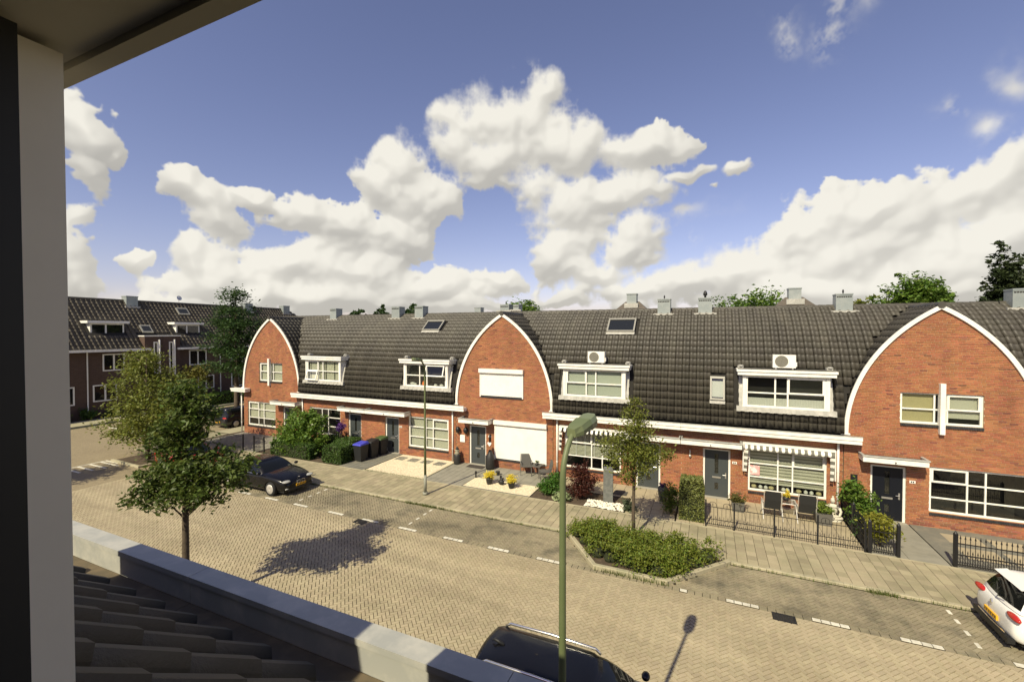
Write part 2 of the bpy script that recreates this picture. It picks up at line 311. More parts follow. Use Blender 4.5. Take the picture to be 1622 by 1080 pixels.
def clip_poly(poly, x0, x1, y0, y1):
    for ax, lim, sg in ((0, x0, 1), (0, x1, -1), (1, y0, 1), (1, y1, -1)):
        out = []; n = len(poly)
        for i in range(n):
            a, b = poly[i], poly[(i + 1) % n]; da = (a[ax] - lim) * sg; db = (b[ax] - lim) * sg
            if da >= 0: out.append(a)
            if da * db < 0:
                t = da / (da - db); out.append((a[0] + (b[0] - a[0]) * t, a[1] + (b[1] - a[1]) * t))
        poly = out
        if len(poly) < 3: return None
    return poly
def herring(x0, x1, y0, y1, ang=45, L=.2, Wd=.1, gap=.004):
    """45 degree herringbone of 20 x 10 cm clinkers: centres and angles, plus clipped edge pieces"""
    ca, sa = math.cos(R(ang)), math.sin(R(ang)); full = []; cut = []
    cx, cy = (x0 + x1) / 2, (y0 + y1) / 2; rad = math.hypot(x1 - x0, y1 - y0) / 2 + .3; n = int(rad / Wd) + 2
    I, J = np.meshgrid(np.arange(-n, n), np.arange(-n, n), indexing='ij'); D = (I - J) % 4
    for dval, w_, h_, a_ in ((0, L, Wd, 0), (3, Wd, L, 90)):
        sel = D == dval; px = I[sel] * Wd + w_ / 2; py = J[sel] * Wd + h_ / 2
        X = cx + px * ca - py * sa; Y = cy + px * sa + py * ca
        k = (X > x0 - .12) & (X < x1 + .12) & (Y > y0 - .12) & (Y < y1 + .12)
        for x, y in zip(X[k], Y[k]):
            if x0 + .11 < x < x1 - .11 and y0 + .11 < y < y1 - .11: full.append((x, y, R(ang + a_)))
            else:
                a = R(ang + a_); c_, s_ = math.cos(a), math.sin(a)
                q = [(x + u * c_ - v * s_, y + u * s_ + v * c_) for u, v in ((-L/2+gap, -Wd/2+gap), (L/2-gap, -Wd/2+gap), (L/2-gap, Wd/2-gap), (-L/2+gap, Wd/2-gap))]
                q = clip_poly(q, x0, x1, y0, y1)
                if q: cut.append(q)
    return full, cut
def piece_mesh(L, Wd, gap=.006, bev=.003, h=.03):
    a, b = L / 2 - gap, Wd / 2 - gap
    v = [(-a, -b, -h), (a, -b, -h), (a, b, -h), (-a, b, -h), (-a+bev, -b+bev, 0), (a-bev, -b+bev, 0), (a-bev, b-bev, 0), (-a+bev, b-bev, 0)]
    return np.array(v), np.array([(4, 5, 6, 7), (0, 1, 5, 4), (1, 2, 6, 5), (2, 3, 7, 6), (3, 0, 4, 7)])
def pave(parent, name, stuffname, pieces, cuts, m, L, Wd, z, n_single, rank=None, gap=.006):
    """flat pieces: the n_single that show largest are objects, the others one joined mesh"""
    V0, F0 = piece_mesh(L, Wd, gap)
    P = np.array(pieces)
    d = np.hypot(P[:, 0], P[:, 1]) if rank is None else rank(P)
    order = np.argsort(d); near = order[:n_single]; rest = order[n_single:]
    me = npmesh(name, V0, F0, m)
    rr = np.random.RandomState(5)
    for i in near:
        o = link(name, me, parent); o.location = (P[i, 0], P[i, 1], z + rr.uniform(-.002, .002)); o.rotation_euler = (rr.uniform(-.006, .006), rr.uniform(-.006, .006), P[i, 2])
    Q = P[rest]; c, s = np.cos(Q[:, 2])[:, None], np.sin(Q[:, 2])[:, None]
    X = V0[None, :, 0] * c - V0[None, :, 1] * s + Q[:, 0:1]; Y = V0[None, :, 0] * s + V0[None, :, 1] * c + Q[:, 1:2]
    Z = np.broadcast_to(V0[None, :, 2], X.shape) + z + rr.uniform(-.0025, .0025, (len(Q), 1)) + rr.uniform(-.0012, .0012, X.shape)
    V = np.stack([X, Y, Z], -1).reshape(-1, 3); F = (F0[None] + (np.arange(len(Q)) * 8)[:, None, None]).reshape(-1, 4)
    link(stuffname, npmesh(stuffname, V, F, m), parent, kind='stuff')
    if cuts:
        b = MB()
        for q in cuts: b.prism(q, lambda a_, b_, d_: (a_, b_, d_), z - .03, z + rr.uniform(-.002, .002))
        b.build(stuffname, m, parent, kind='stuff')
def inview(P):
    """rank pieces by distance, those outside the picture last"""
    dx, dy = P[:, 0], P[:, 1]; cyw, syw = math.cos(R(24.029)), math.sin(R(24.029))
    dep = -syw * dx + cyw * dy; u = 811 + 698.1 * (cyw * dx + syw * dy) / np.maximum(dep, .1); v = 540 - 13.8 + 698.1 * 7.4 / np.maximum(dep, .1)
    out = (u < 130) | (u > 1620) | (v > 1078) | (dep < 1)
    gut = (v - 824) > .345 * (u - 118) - 5
    return dep + 1000 * (out | gut)

road = MB(); road.add([(-44.2, 6.15, -.03), (30, 6.15, -.03), (30, 15.6, -.03), (-44.2, 15.6, -.03)], [(0, 1, 2, 3)])
road.add([(-44.2, 15.6, -.016), (-33.2, 15.6, -.016), (-33.2, 60, -.016), (-44.2, 60, -.016)], [(0, 1, 2, 3)])
road.add([(-44.2, -25, -.016), (-33.2, -25, -.016), (-33.2, 6.15, -.016), (-44.2, 6.15, -.016)], [(0, 1, 2, 3)])
ROAD = road.build('road', PJOINT, kind='structure')
full, cut = herring(-27, 13.0, 8.3, 13.32)
pave(ROAD, 'clinker', 'clinkers', full, cut, PAVER, .2, .1, 0, 300, inview)
full, cut = herring(-27, 13.0, 13.56, 15.5)
BAY = [p for p in full]
# leave the planted bed out of the bays
def inbed(x, y, grow=0): return (-4.75 - grow + (15.45 - y) * .78 < x < .72 + grow - (15.6 - y) * .82)
pave(ROAD, 'bay_clinker', 'bay_clinkers', [p for p in BAY if not inbed(p[0], p[1], -.05)], [c for c in cut if not inbed(c[0][0], c[0][1], -.1)], PAVERG, .2, .1, 0, 200, inview)
full, cut = herring(-27, 13.0, 6.25, 8.1)
pave(ROAD, 'bay_clinker', 'bay_clinkers', full, cut, PAVERG, .2, .1, 0, 2, inview)
# far part: same clinkers as a material only
def farpaver():
    m = bpy.data.materials.new('far_clinker'); m.use_nodes = True; t = m.node_tree; L = t.links; b = t.nodes['Principled BSDF']; b.inputs['Roughness'].default_value = .9
    geo = N(t, 'ShaderNodeNewGeometry'); mp = N(t, 'ShaderNodeMapping'); mp.inputs['Rotation'].default_value = (0, 0, R(45)); L.new(geo.outputs['Position'], mp.inputs[0])
    br = N(t, 'ShaderNodeTexBrick'); L.new(mp.outputs[0], br.inputs[0]); br.inputs['Scale'].default_value = 1; br.inputs['Brick Width'].default_value = .2; br.inputs['Row Height'].default_value = .1
    br.inputs['Mortar Size'].default_value = .006; br.inputs['Color1'].default_value = (.33, .27, .165, 1); br.inputs['Color2'].default_value = (.29, .235, .145, 1); br.inputs['Mortar'].default_value = (.1, .08, .05, 1)
    n = noise(t, geo.outputs['Position'], .5, 5); mm = N(t, 'ShaderNodeMix', data_type='RGBA', blend_type='MULTIPLY'); L.new(math_n(t, 'MULTIPLY', n.outputs['Fac'], .7), mm.inputs[0]); L.new(br.outputs[0], mm.inputs[6]); mm.inputs[7].default_value = (.62, .6, .55, 1)
    L.new(mm.outputs[2], b.inputs['Base Color']); return m
FARP = farpaver()
fr = MB()
fr.box(-44.2, -27.0, 6.15, 15.55, -.01, -.001); fr.box(-44.2, -33.2, 15.55, 60, -.01, -.0015); fr.box(-44.2, -33.2, -25, 6.15, -.01, -.0015)
fr.box(13, 30, 6.15, 15.5, -.01, -.001)
fr.build('side_street', FARP, kind='structure')

# straight edge course with the white bay marks set in it
V0, F0 = piece_mesh(.2, .1)
edge = []; white = []
x = -27.0; i = 0
while x < 13:
    k = (x + 16.24) % 1.87
    tgt = white if (k < .8 and not (-4.0 < x < .2 and k > 9)) and not (-3.3 < x < -.7) else edge
    tgt.append((x, 13.44)); x += .2
def course(name, pts, m, rz, parent, stuff):
    b = MB()
    rr = random.Random(2); me = npmesh(name, piece_mesh(.2, .2)[0] if rz is None else V0, F0, m)
    if stuff:
        for (x, y) in pts:
            for dy in (-.05, .05):
                vs = [(x + p[0], y + dy + p[1], p[2] + rr.uniform(-.002, .001)) for p in V0]; b.add(vs, [tuple(q) for q in F0])
        b.build(name, m, parent, kind='stuff')
course('edge_clinkers', edge, PAVERG, 0, ROAD, True)
wm = npmesh('white_stone', *piece_mesh(.2, .13, h=.016, bev=.003), WHITEP)
for (x, y) in white:
    if x > -24: link('white_stone', wm, ROAD).location = (x, 13.44, .0035)
fb = MB()
for (x, y) in white:
    fb.box(x - .1, x + .1, 13.385, 13.39, -.028, -.004)
fb.build('edge_joint', PJOINT, ROAD)
# cross marks between the bays
wc = npmesh('white_stone', *piece_mesh(.1, .2, h=.016, bev=.003), WHITEP)
for x in (-16.4, -10.5, 5.88, -22.3):
    for y in (13.88, 14.35, 14.83, 15.25):
        link('white_stone', wc, ROAD).location = (x, y, .0045)
# hatched marks at the corner
hb = MB()
hb.box(-31.75, -30.4, 13.5, 13.62, .002, .006); hb.box(-31.75, -31.63, 11.7, 13.49, .002, .006)
for k in range(4): hb.box(-31.62, -30.2 + .12 * k, 11.75 + k * .5, 11.87 + k * .5, .002, .006)
hb.build('road_marking', WHITEP, ROAD)
gb = MB(); gb.box(-42.5, -41.1, 18.35, 18.6, .002, .006); gb.build('road_marking', WHITEP, ROAD)
# gully grates
def grate(x, y, label):
    t = thing('gully_grate', label, 'drain', (x, y, 0), 0, 'street gullies')
    b = MB(); b.box(-.27, .27, -.17, -.13, -.01, .008); b.box(-.27, .27, .13, .17, -.01, .008); b.box(-.27, -.23, -.13, .13, -.01, .008); b.box(.23, .27, -.13, .13, -.01, .008); b.build('frame', BLACKM, t)
    b = MB(); b.box(-.23, .23, -.13, .13, -.012, .002)
    b.build('pit', DARKIN, t)
    for k in range(8): MB().box(-.2 + k * .057, -.175 + k * .057, -.13, .13, .0025, .007).build('bar', BLACKM, t)
grate(-12.37, 13.2, 'iron gully grate in the road beyond the tree shadow')
grate(1.85, 13.18, 'iron gully grate at the bay edge right of the planted bed')

# pavements: 30 cm tiles in half bond, kerb stones
def pavement(name, x0, x1, y0, y1, single, zt=.08, label=None):
    base = MB().box(x0, x1, y0, y1, -.05, zt - .026).build(name, PJOINT, kind='structure')
    P = []; r = 0; x = x0 + .15          # rows run across the pavement, every other row half a tile on
    while x < x1:
        y = y0 + .15 - (.15 if r % 2 else 0)
        while y < y1 + .1: P.append((x, min(max(y, y0 + .06), y1 - .06), 0)); y += .3
        x += .3; r += 1
    pave(base, 'pavement_tile', 'pavement_tiles', P, None, STILE, .3, .3, zt, single, inview, .004)
    return base
PVT = pavement('pavement', -33.0, 17.4, 15.68, 18.0, 300)
def kerb(pts, parent, m=KERB, h=.08, wd=.13, step=1.0):
    """kerb stones along a line, the stone's outer face on the line"""
    for (a, b) in zip(pts[:-1], pts[1:]):
        a, b = Vector((*a, 0)), Vector((*b, 0)); L = (b - a).length; n = max(1, round(L / step)); d = (b - a) / L; nn = Vector((-d.y, d.x, 0))
        for k in range(n):
            p, q = a + d * (L * k / n + .004), a + d * (L * (k + 1) / n - .004); z = h + random.uniform(-.003, .003)
            mb = MB(); bv = .02
            mb.add([p, q, q + nn * wd, p + nn * wd, p + Vector((0, 0, z - bv)), q + Vector((0, 0, z - bv)), q + nn * bv + Vector((0, 0, z)), p + nn * bv + Vector((0, 0, z)), q + nn * wd + Vector((0, 0, z)), p + nn * wd + Vector((0, 0, z))],
                   [(0, 1, 5, 4), (4, 5, 6, 7), (7, 6, 8, 9), (1, 2, 8, 6, 5), (3, 0, 4, 7, 9), (2, 3, 9, 8)])
            mb.build('kerb_stone', m, parent)
kerb([(-33.0, 15.54), (-4.83, 15.54)], PVT); kerb([(.72, 15.54), (17.4, 15.54)], PVT)
kerb([(-33.0, 18.0), (17.4, 18.0)], PVT, h=.088, wd=.06)
MB().box(-44.9, -44.75, -25, 60, -.05, .08).build('kerb', KERB, kind='structure')
MB().box(-47.2, -44.9, -25, 60, -.05, .075).build('far_pavement', mat('far_pavement_tiles', (.34, .31, .2), .9, c2=(.28, .26, .16), mixs=1.2), kind='structure')
MB().box(-33.2, -33.0, 18.0, 60, -.05, .08).build('side_kerb', KERB, kind='structure')
MB().box(-33.0, -31.6, 18.0, 60, -.05, .07).build('side_pavement', mat('far_pavement_tiles', (.34, .31, .2), .9), kind='structure')
near = MB().box(-33, 30, 2.0, 6.15, -.05, .06).build('near_pavement', STILE, kind='structure')
# planted bed that narrows the bays
bed = MB().prism([(-4.62, 15.4), (-3.15, 13.66), (-1.1, 13.66), (.55, 15.4), (.55, 15.66), (-4.62, 15.66)], lambda a, b, d: (a, b, d), -.04, .07)
BED = bed.build('planting_bed', SOIL, kind='structure')
kerb([(-4.78, 15.54), (-3.25, 13.5), (-1.05, 13.5), (.72, 15.54)], BED, h=.13, step=.9)
# island with the tree at the corner
isl = MB().prism([(-31.2, 13.7), (-28.4, 13.6), (-28.2, 15.5), (-31.2, 15.5)], lambda a, b, d: (a, b, d), -.04, .06).build('corner_bed', SOIL, kind='structure')
kerb([(-31.3, 13.6), (-28.3, 13.5), (-28.1, 15.5)], isl, h=.12, step=.9)

# front gardens
def patch(name, x0, x1, y0, y1, m, z=.085, kind='structure'): return MB().box(x0, x1, y0, y1, -.05, z).build(name, m, kind=kind)
SLATE = mat('slate_paving', (.16, .155, .125), .8, var=.2, c2=(.22, .2, .15), mixs=2.5, fine=.15)
TAN = mat('tan_paving', (.37, .31, .2), .88, var=.15, c2=(.3, .25, .17), mixs=2, fine=.1)
GREYF = mat('grey_flag', (.25, .235, .185), .88, var=.12, c2=(.2, .19, .15), mixs=2.5, fine=.12)
def slabs(name, x0, x1, y0, y1, nx, ny, m, piece, z=.088):
    b = MB().box(x0, x1, y0, y1, -.05, z - .012).build(name, PJOINT, kind='structure')
    dx, dy = (x1 - x0) / nx, (y1 - y0) / ny
    me = npmesh(piece, *piece_mesh(dx, dy, gap=.004, bev=.004, h=.012), m)
    for i in range(nx):
        for j in range(ny):
            o = link(piece, me, b); o.location = (x0 + dx * (i + .5), y0 + dy * (j + .5), z + random.uniform(-.0015, .0015))
    return b
patch('garden_soil', -25.2, -18.55, 18.06, 21.4, SOIL, .06)
slabs('garden_yard', -31.1, -25.25, 18.06, 21.4, 10, 6, GREYF, 'flagstone')
slabs('garden_path', -18.5, -16.75, 18.06, 21.4, 5, 8, SLATE, 'slate_slab')
patch('gravel_garden', -16.7, -13.0, 18.15, 21.4, GRAVELB, .075)
slabs('entrance_path', -12.9, -10.72, 18.06, 21.4, 7, 10, GREYF, 'flagstone')
slabs('terrace_patio', -10.7, -7.25, 19.5, 21.4, 6, 4, GREYF, 'flagstone')
patch('gravel_strip', -10.7, -7.25, 18.12, 19.49, GRAVELB, .08)
patch('garden_border', -7.2, -3.1, 18.06, 19.7, SOIL, .075)
slabs('front_walk', -3.05, -1.15, 18.06, 21.4, 4, 8, TAN, 'tan_slab')
slabs('house_walk', -7.2, -3.06, 19.75, 21.4, 9, 4, TAN, 'tan_slab')
slabs('front_terrace', -1.1, 4.85, 18.06, 21.4, 12, 7, TAN, 'tan_slab')
slabs('front_path', 4.95, 7.0, 18.06, 21.4, 2, 6, GREYF, 'flagstone')
patch('paved_border', 7.04, 17.4, 18.06, 21.4, SLATE, .086)
for k, (xa, ya, wx, wy) in enumerate(((7.75, 20.15, 1.0, .75), (9.0, 20.15, 1.1, .75), (7.75, 18.9, 1.0, .9), (8.95, 18.9, 1.1, .9), (10.3, 18.9, 1.1, .9), (10.35, 20.15, 1.1, .75))):
    MB().box(xa, xa + wx, ya, ya + wy, .08, .092).build('tan_slab', TAN, bpy.data.objects['paved_border'])
kp = bpy.data.objects['gravel_garden']
for k in range(4):
    MB().box(-16.55 + k * .88, -15.95 + k * .88, 20.35, 20.95, .07, .092).build('stepping_slab', SLATE, kp)
edging = MB().box(-16.75, -12.9, 18.07, 18.14, 0, .1).box(-12.98, -12.92, 18.14, 21.3, 0, .105); edging.build('gravel_edging', KERB, kp)
MB().box(-10.74, -7.25, 18.07, 18.12, 0, .105).build('gravel_edging', SLATE, bpy.data.objects['gravel_strip'])
def pebbles(name, x0, x1, y0, y1, z, n, r0, r1, m, parent):
    oc = np.array([(1,0,0),(0,1,0),(-1,0,0),(0,-1,0),(0,0,.7),(0,0,-.7)]); fo = np.array([(0,1,4),(1,2,4),(2,3,4),(3,0,4),(1,0,5),(2,1,5),(3,2,5),(0,3,5)])
    rr = np.random.RandomState(n); c = np.stack([rr.uniform(x0, x1, n), rr.uniform(y0, y1, n), np.full(n, z)], -1); r = rr.uniform(r0, r1, n)
    a = rr.uniform(0, 6.3, n); ca, sa = np.cos(a), np.sin(a); st = rr.uniform(.6, 1, n)
    X = oc[None, :, 0] * ca[:, None] - oc[None, :, 1] * (sa * st)[:, None]; Y = oc[None, :, 0] * sa[:, None] + oc[None, :, 1] * (ca * st)[:, None]; Z = np.broadcast_to(oc[None, :, 2], X.shape)
    V = np.stack([X, Y, Z], -1) * r[:, None, None] + c[:, None, :]
    F = (fo[None] + (np.arange(n) * 6)[:, None, None]).reshape(-1, 3)
    return link(name, npmesh(name, V.reshape(-1, 3), F, m), parent, kind='stuff')
pebbles('gravel', -16.65, -13.05, 18.2, 21.3, .08, 9000, .012, .028, GRAVELW, kp)
pebbles('gravel', -10.66, -7.3, 18.16, 19.45, .085, 4500, .012, .026, GRAVELW, bpy.data.objects['gravel_strip'])
pebbles('cobbles', -4.75, -3.15, 18.12, 18.9, .10, 260, .04, .085, mat('white_cobble', (.68, .64, .53), .8, var=.3), bpy.data.objects['garden_border'])
# ---------------------------------------------------------------- the terrace with pointed-arch gables
RA, ZC, Y0 = 5.8, 3.4, 21.2           # arch radius, springing height, roof foot
GAUGE = .32
def arcp(th): return Y0 + RA * (1 - math.cos(th)), ZC + RA * math.sin(th)
def roof_y(z): return Y0 + RA - math.sqrt(max(0, RA * RA - (z - ZC) ** 2))
def gable_half(z): return 2.9 if z <= ZC else 2.9 - RA + math.sqrt(max(0, RA * RA - (z - ZC) ** 2))
NT = 9
def tile_local(wd=.3, ln=.37, amp=.021):
    V = []
    prof = ((0, -.03), (.06, .008), (.18, .038), (.36, .038), (.5, .004), (.62, -.008), (.8, -.01), (.94, -.006), (1, -.03))
    for v, zz in ((0, .012), (ln, -.002)):
        for t, hh in prof: V.append((t * wd - wd / 2, v, zz + hh * amp / .021))
    for i in range(NT):
        p = V[i]; V.append((p[0], .004, p[2] - .014))
    F = [(i, i + 1, NT + i + 1, NT + i) for i in range(NT - 1)] + [(2 * NT + i, 2 * NT + i + 1, i + 1, i) for i in range(NT - 1)]
    return np.array(V), np.array(F)
TV, TF = tile_local()
def lay_tiles(parent, mats4, m, single, name='roof_tile'):
    """mats4: list of 4x4 numpy matrices; the nearest ones become objects, the rest one mesh"""
    if not mats4: return
    M = np.array(mats4); d = np.linalg.norm(M[:, :3, 3] - np.array([0, 0, CAMZ]), axis=1); o_ = np.argsort(d)
    me = npmesh(name, TV, TF, m, True)
    for i in o_[:single]:
        o = link(name, me, parent); o.matrix_basis = Matrix(M[i].tolist())
    rest = o_[single:]
    if len(rest):
        Vh = np.c_[TV, np.ones(len(TV))]; V = np.einsum('nij,kj->nki', M[rest], Vh)[:, :, :3].reshape(-1, 3)
        F = (TF[None] + (np.arange(len(rest)) * len(TV))[:, None, None]).reshape(-1, 4)
        link(name + 's', npmesh(name + 's', V, F, m, True), parent, kind='stuff')
def frame4(o, X, Yv, Zv):
    M = np.eye(4); M[:3, 0] = X; M[:3, 1] = Yv; M[:3, 2] = Zv; M[:3, 3] = o; return M
def main_tiles(xa, xb, gables, holes):
    out = []; n = round((xb - xa) / .3); wd = (xb - xa) / n; r = 0
    while True:
        th0 = r * GAUGE / RA; th1 = (r + 1) * GAUGE / RA
        y0, z0 = arcp(th0); y1, z1 = arcp(th1)
        if z0 > 8.52: break
        t = np.array([0, y1 - y0, z1 - z0]); t /= np.linalg.norm(t); nrm = np.array([0, -t[2], t[1]])
        for i in range(n):
            x = xa + wd * (i + .5); ym = (y0 + y1) / 2; zm = (z0 + z1) / 2
            if any(abs(x - c) < 2.9 - (ym - Y0) - .03 or (ym < YF + .08 and abs(x - c) < 2.9) for c in gables): continue
            if any(h[0] < x < h[1] and h[2] < zm < h[3] for h in holes): continue
            j = np.random.uniform(-.004, .004, 2)
            M = frame4(np.array([x + j[0], y0, z0]) + nrm * (.012 + abs(j[1])), np.array([wd / .3, 0, 0]), t, nrm); out.append(M)
        r += 1
    return out
def gable_tiles(xc, s):
    out = []; r = 0
    while True:
        th0 = r * GAUGE / RA; th1 = (r + 1) * GAUGE / RA
        if th1 > R(60.5): break
        a0, z0 = 2.9 - RA * (1 - math.cos(th0)), ZC + RA * math.sin(th0); a1, z1 = 2.9 - RA * (1 - math.cos(th1)), ZC + RA * math.sin(th1)
        t = np.array([s * (a1 - a0), 0, z1 - z0]); t /= np.linalg.norm(t); nrm = np.cross(np.array([0, s, 0]), t); X = np.array([0, s, 0.])
        yend = Y0 + (2.9 - (a0 + a1) / 2) + .26; y = YF - .02
        while y < yend:
            out.append(frame4(np.array([xc + s * a0, y + .15, z0]) + nrm * .012, X, t, nrm)); y += .3
        r += 1
    return out
def chimney(h, x0, x1, cowl=0, y=24.2, zt=9.12):
    c = MB().box(x0, x1, y - .25, y + .35, 8.0, zt - .1).box(x0 - .012, x1 + .012, y - .262, y + .362, zt - .06, zt).box(x0 + .01, x1 - .01, y - .24, y + .34, zt - .1, zt - .06)
    o = c.build('chimney', ZINC, h)
    b = MB(); n = 7
    for k in range(n): xk = x0 + .03 + (x1 - x0 - .06) * k / n; b.box(xk, xk + (x1 - x0 - .06) / n - .02, y - .268, y - .245, zt - .16, zt - .115)
    b.build('vent_slots', DARKIN, o)
    ap = MB(); n = 9; xs = [x0 - .2 + (x1 - x0 + .4) * k / n for k in range(n + 1)]
    for k in range(n):
        zz = .012 * (k % 2); yy = y - .3; z = ZC + math.sqrt(RA * RA - (RA - (yy - Y0)) ** 2)
        ap.box(xs[k], xs[k + 1], yy - .08, yy + .07, z - .03 + zz, z + .055 + zz)
    ap.build('lead_apron', LEAD, o)
    if cowl:
        MB().lathe([(.05, 0), (.05, .12), (.09, .13), (.1, .2), (.07, .3), (.03, .36)] if cowl == 1 else [(.025, 0), (.025, .08), (.045, .1), (.02, .2)], ((x0 + x1) / 2, y, zt), 10).build('cowl', BLACKM, o, True)
def window(h, x0, x1, z0, z1, cols, rows, y=None, inner='cream', thick=(), fw=.075, bar=.05, name='window', depth=.075, parts=True, blind_bottom=0.0):
    y = YF + .07 if y is None else y
    b = MB()
    b.box(x0, x1, y, y + depth, z1 - fw, z1).box(x0, x1, y, y + depth, z0, z0 + fw).box(x0, x0 + fw, y + .001, y + depth - .001, z0 + fw, z1 - fw).box(x1 - fw, x1, y + .001, y + depth - .001, z0 + fw, z1 - fw)
    for c in cols: b.box(c - bar / 2, c + bar / 2, y + .008, y + depth - .008, z0 + fw, z1 - fw)
    for r in rows: b.box(x0 + fw, x1 - fw, y + .014, y + depth - .014, r - bar / 2, r + bar / 2)
    X = [x0 + fw] + list(cols) + [x1 - fw]; Z = [z0 + fw] + list(rows) + [z1 - fw]
    for (i, j) in thick:
        a, c, d, e = X[i], X[i + 1], Z[j], Z[j + 1]; tw = .055
        b.box(a, c, y - .012, y + .03, e - tw, e).box(a, c, y - .012, y + .03, d, d + tw).box(a, a + tw, y - .011, y + .03, d + tw, e - tw).box(c - tw, c, y - .011, y + .03, d + tw, e - tw)
    o = b.build(name, WHITE, h)
    for i in range(len(X) - 1):
        for j in range(len(Z) - 1):
            MB().box(X[i] - .005, X[i + 1] + .005, y + .036, y + .042, Z[j] - .005, Z[j + 1] + .005).build('pane', GLASS, o)
    zb = z0 + fw + blind_bottom
    if inner == 'cream': MB().box(x0 + .05, x1 - .05, y + .11, y + .12, zb, z1 - .02).build('roller_blind', BLIND, o)
    elif inner == 'yellow': MB().box(x0 + .05, x1 - .05, y + .11, y + .12, zb, z1 - .02).build('roller_blind', BLINDY, o)
    elif inner == 'vertical':
        v = MB(); n = int((x1 - x0) / .11)
        for k in range(n): xx = x0 + .05 + (x1 - x0 - .1) * k / n; v.add([(xx, y + .12, zb), (xx + .1, y + .14, zb), (xx + .1, y + .14, z1 - .02), (xx, y + .12, z1 - .02)], [(0, 1, 2, 3)])
        v.build('vertical_blind', BLIND, o)
    elif inner == 'bands':
        v = MB(); v.box(x0 + .05, x1 - .05, y + .125, y + .13, zb, z1 - .02); v.build('sheer_blind', mat('sheer_dark', (.33, .32, .24), .9), o)
        v = MB(); z = zb
        while z < z1 - .08: v.box(x0 + .05, x1 - .05, y + .11, y + .118, z, z + .085); z += .135
        v.build('banded_blind', BLIND, o)
    elif inner == 'louvre':
        v = MB(); z = rows[0] + .05
        while z < z1 - .1:
            v.add([(x0 + .08, y + .10, z), (x1 - .08, y + .10, z), (x1 - .08, y + .15, z + .035), (x0 + .08, y + .15, z + .035)], [(0, 1, 2, 3)]); z += .062
        v.build('louvre_slats', BLIND, o)
        v = MB()
        for xx in np.arange(x0 + .08, x1, .46): v.box(xx, xx + .05, y + .085, y + .098, rows[0], z1 - .08)
        v.build('louvre_stiles', WHITE, o)
    elif inner == 'lace':
        v = MB(); n = 60
        for k in range(n): xx = x0 + .05 + (x1 - x0 - .1) * k / n; v.add([(xx, y + .11 + .012 * (k % 2), zb), (xx + (x1 - x0 - .1) / n, y + .11 + .012 * ((k + 1) % 2), zb), (xx + (x1 - x0 - .1) / n, y + .11 + .012 * ((k + 1) % 2), z0 + .36), (xx, y + .11 + .012 * (k % 2), z0 + .36)], [(0, 1, 2, 3)])
        v.build('lace_curtain', CURTAIN, o)
    elif inner == 'curtains':
        for (a, c) in ((x0 + .06, x0 + .55), ((x0 + x1) / 2 - .1, (x0 + x1) / 2 + .35), (x1 - .6, x1 - .06)):
            v = MB(); n = 10
            for k in range(n): p, q = a + (c - a) * k / n, a + (c - a) * (k + 1) / n; v.add([(p, y + .12 + .02 * (k % 2), zb), (q, y + .12 + .02 * ((k + 1) % 2), zb), (q, y + .12 + .02 * ((k + 1) % 2), z1 - .05), (p, y + .12 + .02 * (k % 2), z1 - .05)], [(0, 1, 2, 3)])
            v.build('curtain', BLIND, o)
    return o
def sill(h, x0, x1, z):
    """soldier course of black sill bricks"""
    n = round((x1 - x0) / .066); o = MB().box(x0, x1, YF + .03, YF + .12, z - .1, z - .006).build('sill', MORTAR, h)
    b = MB()
    for k in range(n):
        xx = x0 + (x1 - x0) * k / n; b.add([(xx + .004, YF - .05, z - .105), (xx + .06, YF - .05, z - .105), (xx + .06, YF + .1, z - .1), (xx + .004, YF + .1, z - .1), (xx + .004, YF - .05, z - .02), (xx + .06, YF - .05, z - .02), (xx + .06, YF + .1, z), (xx + .004, YF + .1, z)], [(0,3,2,1),(4,5,6,7),(0,1,5,4),(1,2,6,5),(2,3,7,6),(3,0,4,7)])
    b.build('sill_bricks', SILLBLK, o, kind='stuff')
def door(h, x0, x1, m, zt=2.25, handle=1, z0=.1):
    y = YF + .09
    f = MB().box(x0, x0 + .075, y - .02, y + .08, z0, zt).box(x1 - .075, x1, y - .02, y + .08, z0, zt).box(x0 + .075, x1 - .075, y - .02, y + .08, zt - .08, zt)
    f.build('door_frame', WHITE, h)
    a, b = x0 + .08, x1 - .08; c = (a + b) / 2; e = .075
    p = MB().box(a, c - e, y + .01, y + .06, z0 + .01, zt - .085).box(c + e, b, y + .01, y + .06, z0 + .01, zt - .085)
    p.box(c - e, c + e, y + .011, y + .059, z0 + .01, .42).box(c - e, c + e, y + .011, y + .059, .72, 1.12).box(c - e, c + e, y + .011, y + .059, 2.0, zt - .085)
    for k in range(9): xx = a + (b - a) * (k + .5) / 9; p.box(xx - .004, xx + .004, y + .005, y + .009, z0 + .03, .36)
    d = p.build('door', m, h)
    MB().box(c - e, c + e, y + .03, y + .036, .42, .72).build('glass_slot', GLASS, d)
    MB().box(c - e, c + e, y + .03, y + .036, 1.12, 2.0).build('glass_slot', GLASS, d)
    MB().box(c - e - .004, c + e + .004, y + .045, y + .05, .42, 2.0).build('glass_backing', DARKIN, d)
    MB().box(c - .17, c + .17, y - .012, y + .012, .93, 1.0).build('letter_slot', STEEL, d)
    hx = b - .1 if handle > 0 else a + .1
    MB().box(hx - .025, hx + .025, y - .006, y + .011, .95, 1.2).tube([(hx, y - .005, 1.1), (hx, y - .05, 1.1), (hx - .12 * handle, y - .055, 1.1)], .012, 6).build('handle', STEEL, d)
    MB().box(x0 - .03, x1 + .03, YF - .12, y + .08, .03, z0 - .002).build('doorstep', mat('step_stone', (.33, .31, .25), .8, fine=.1), h)
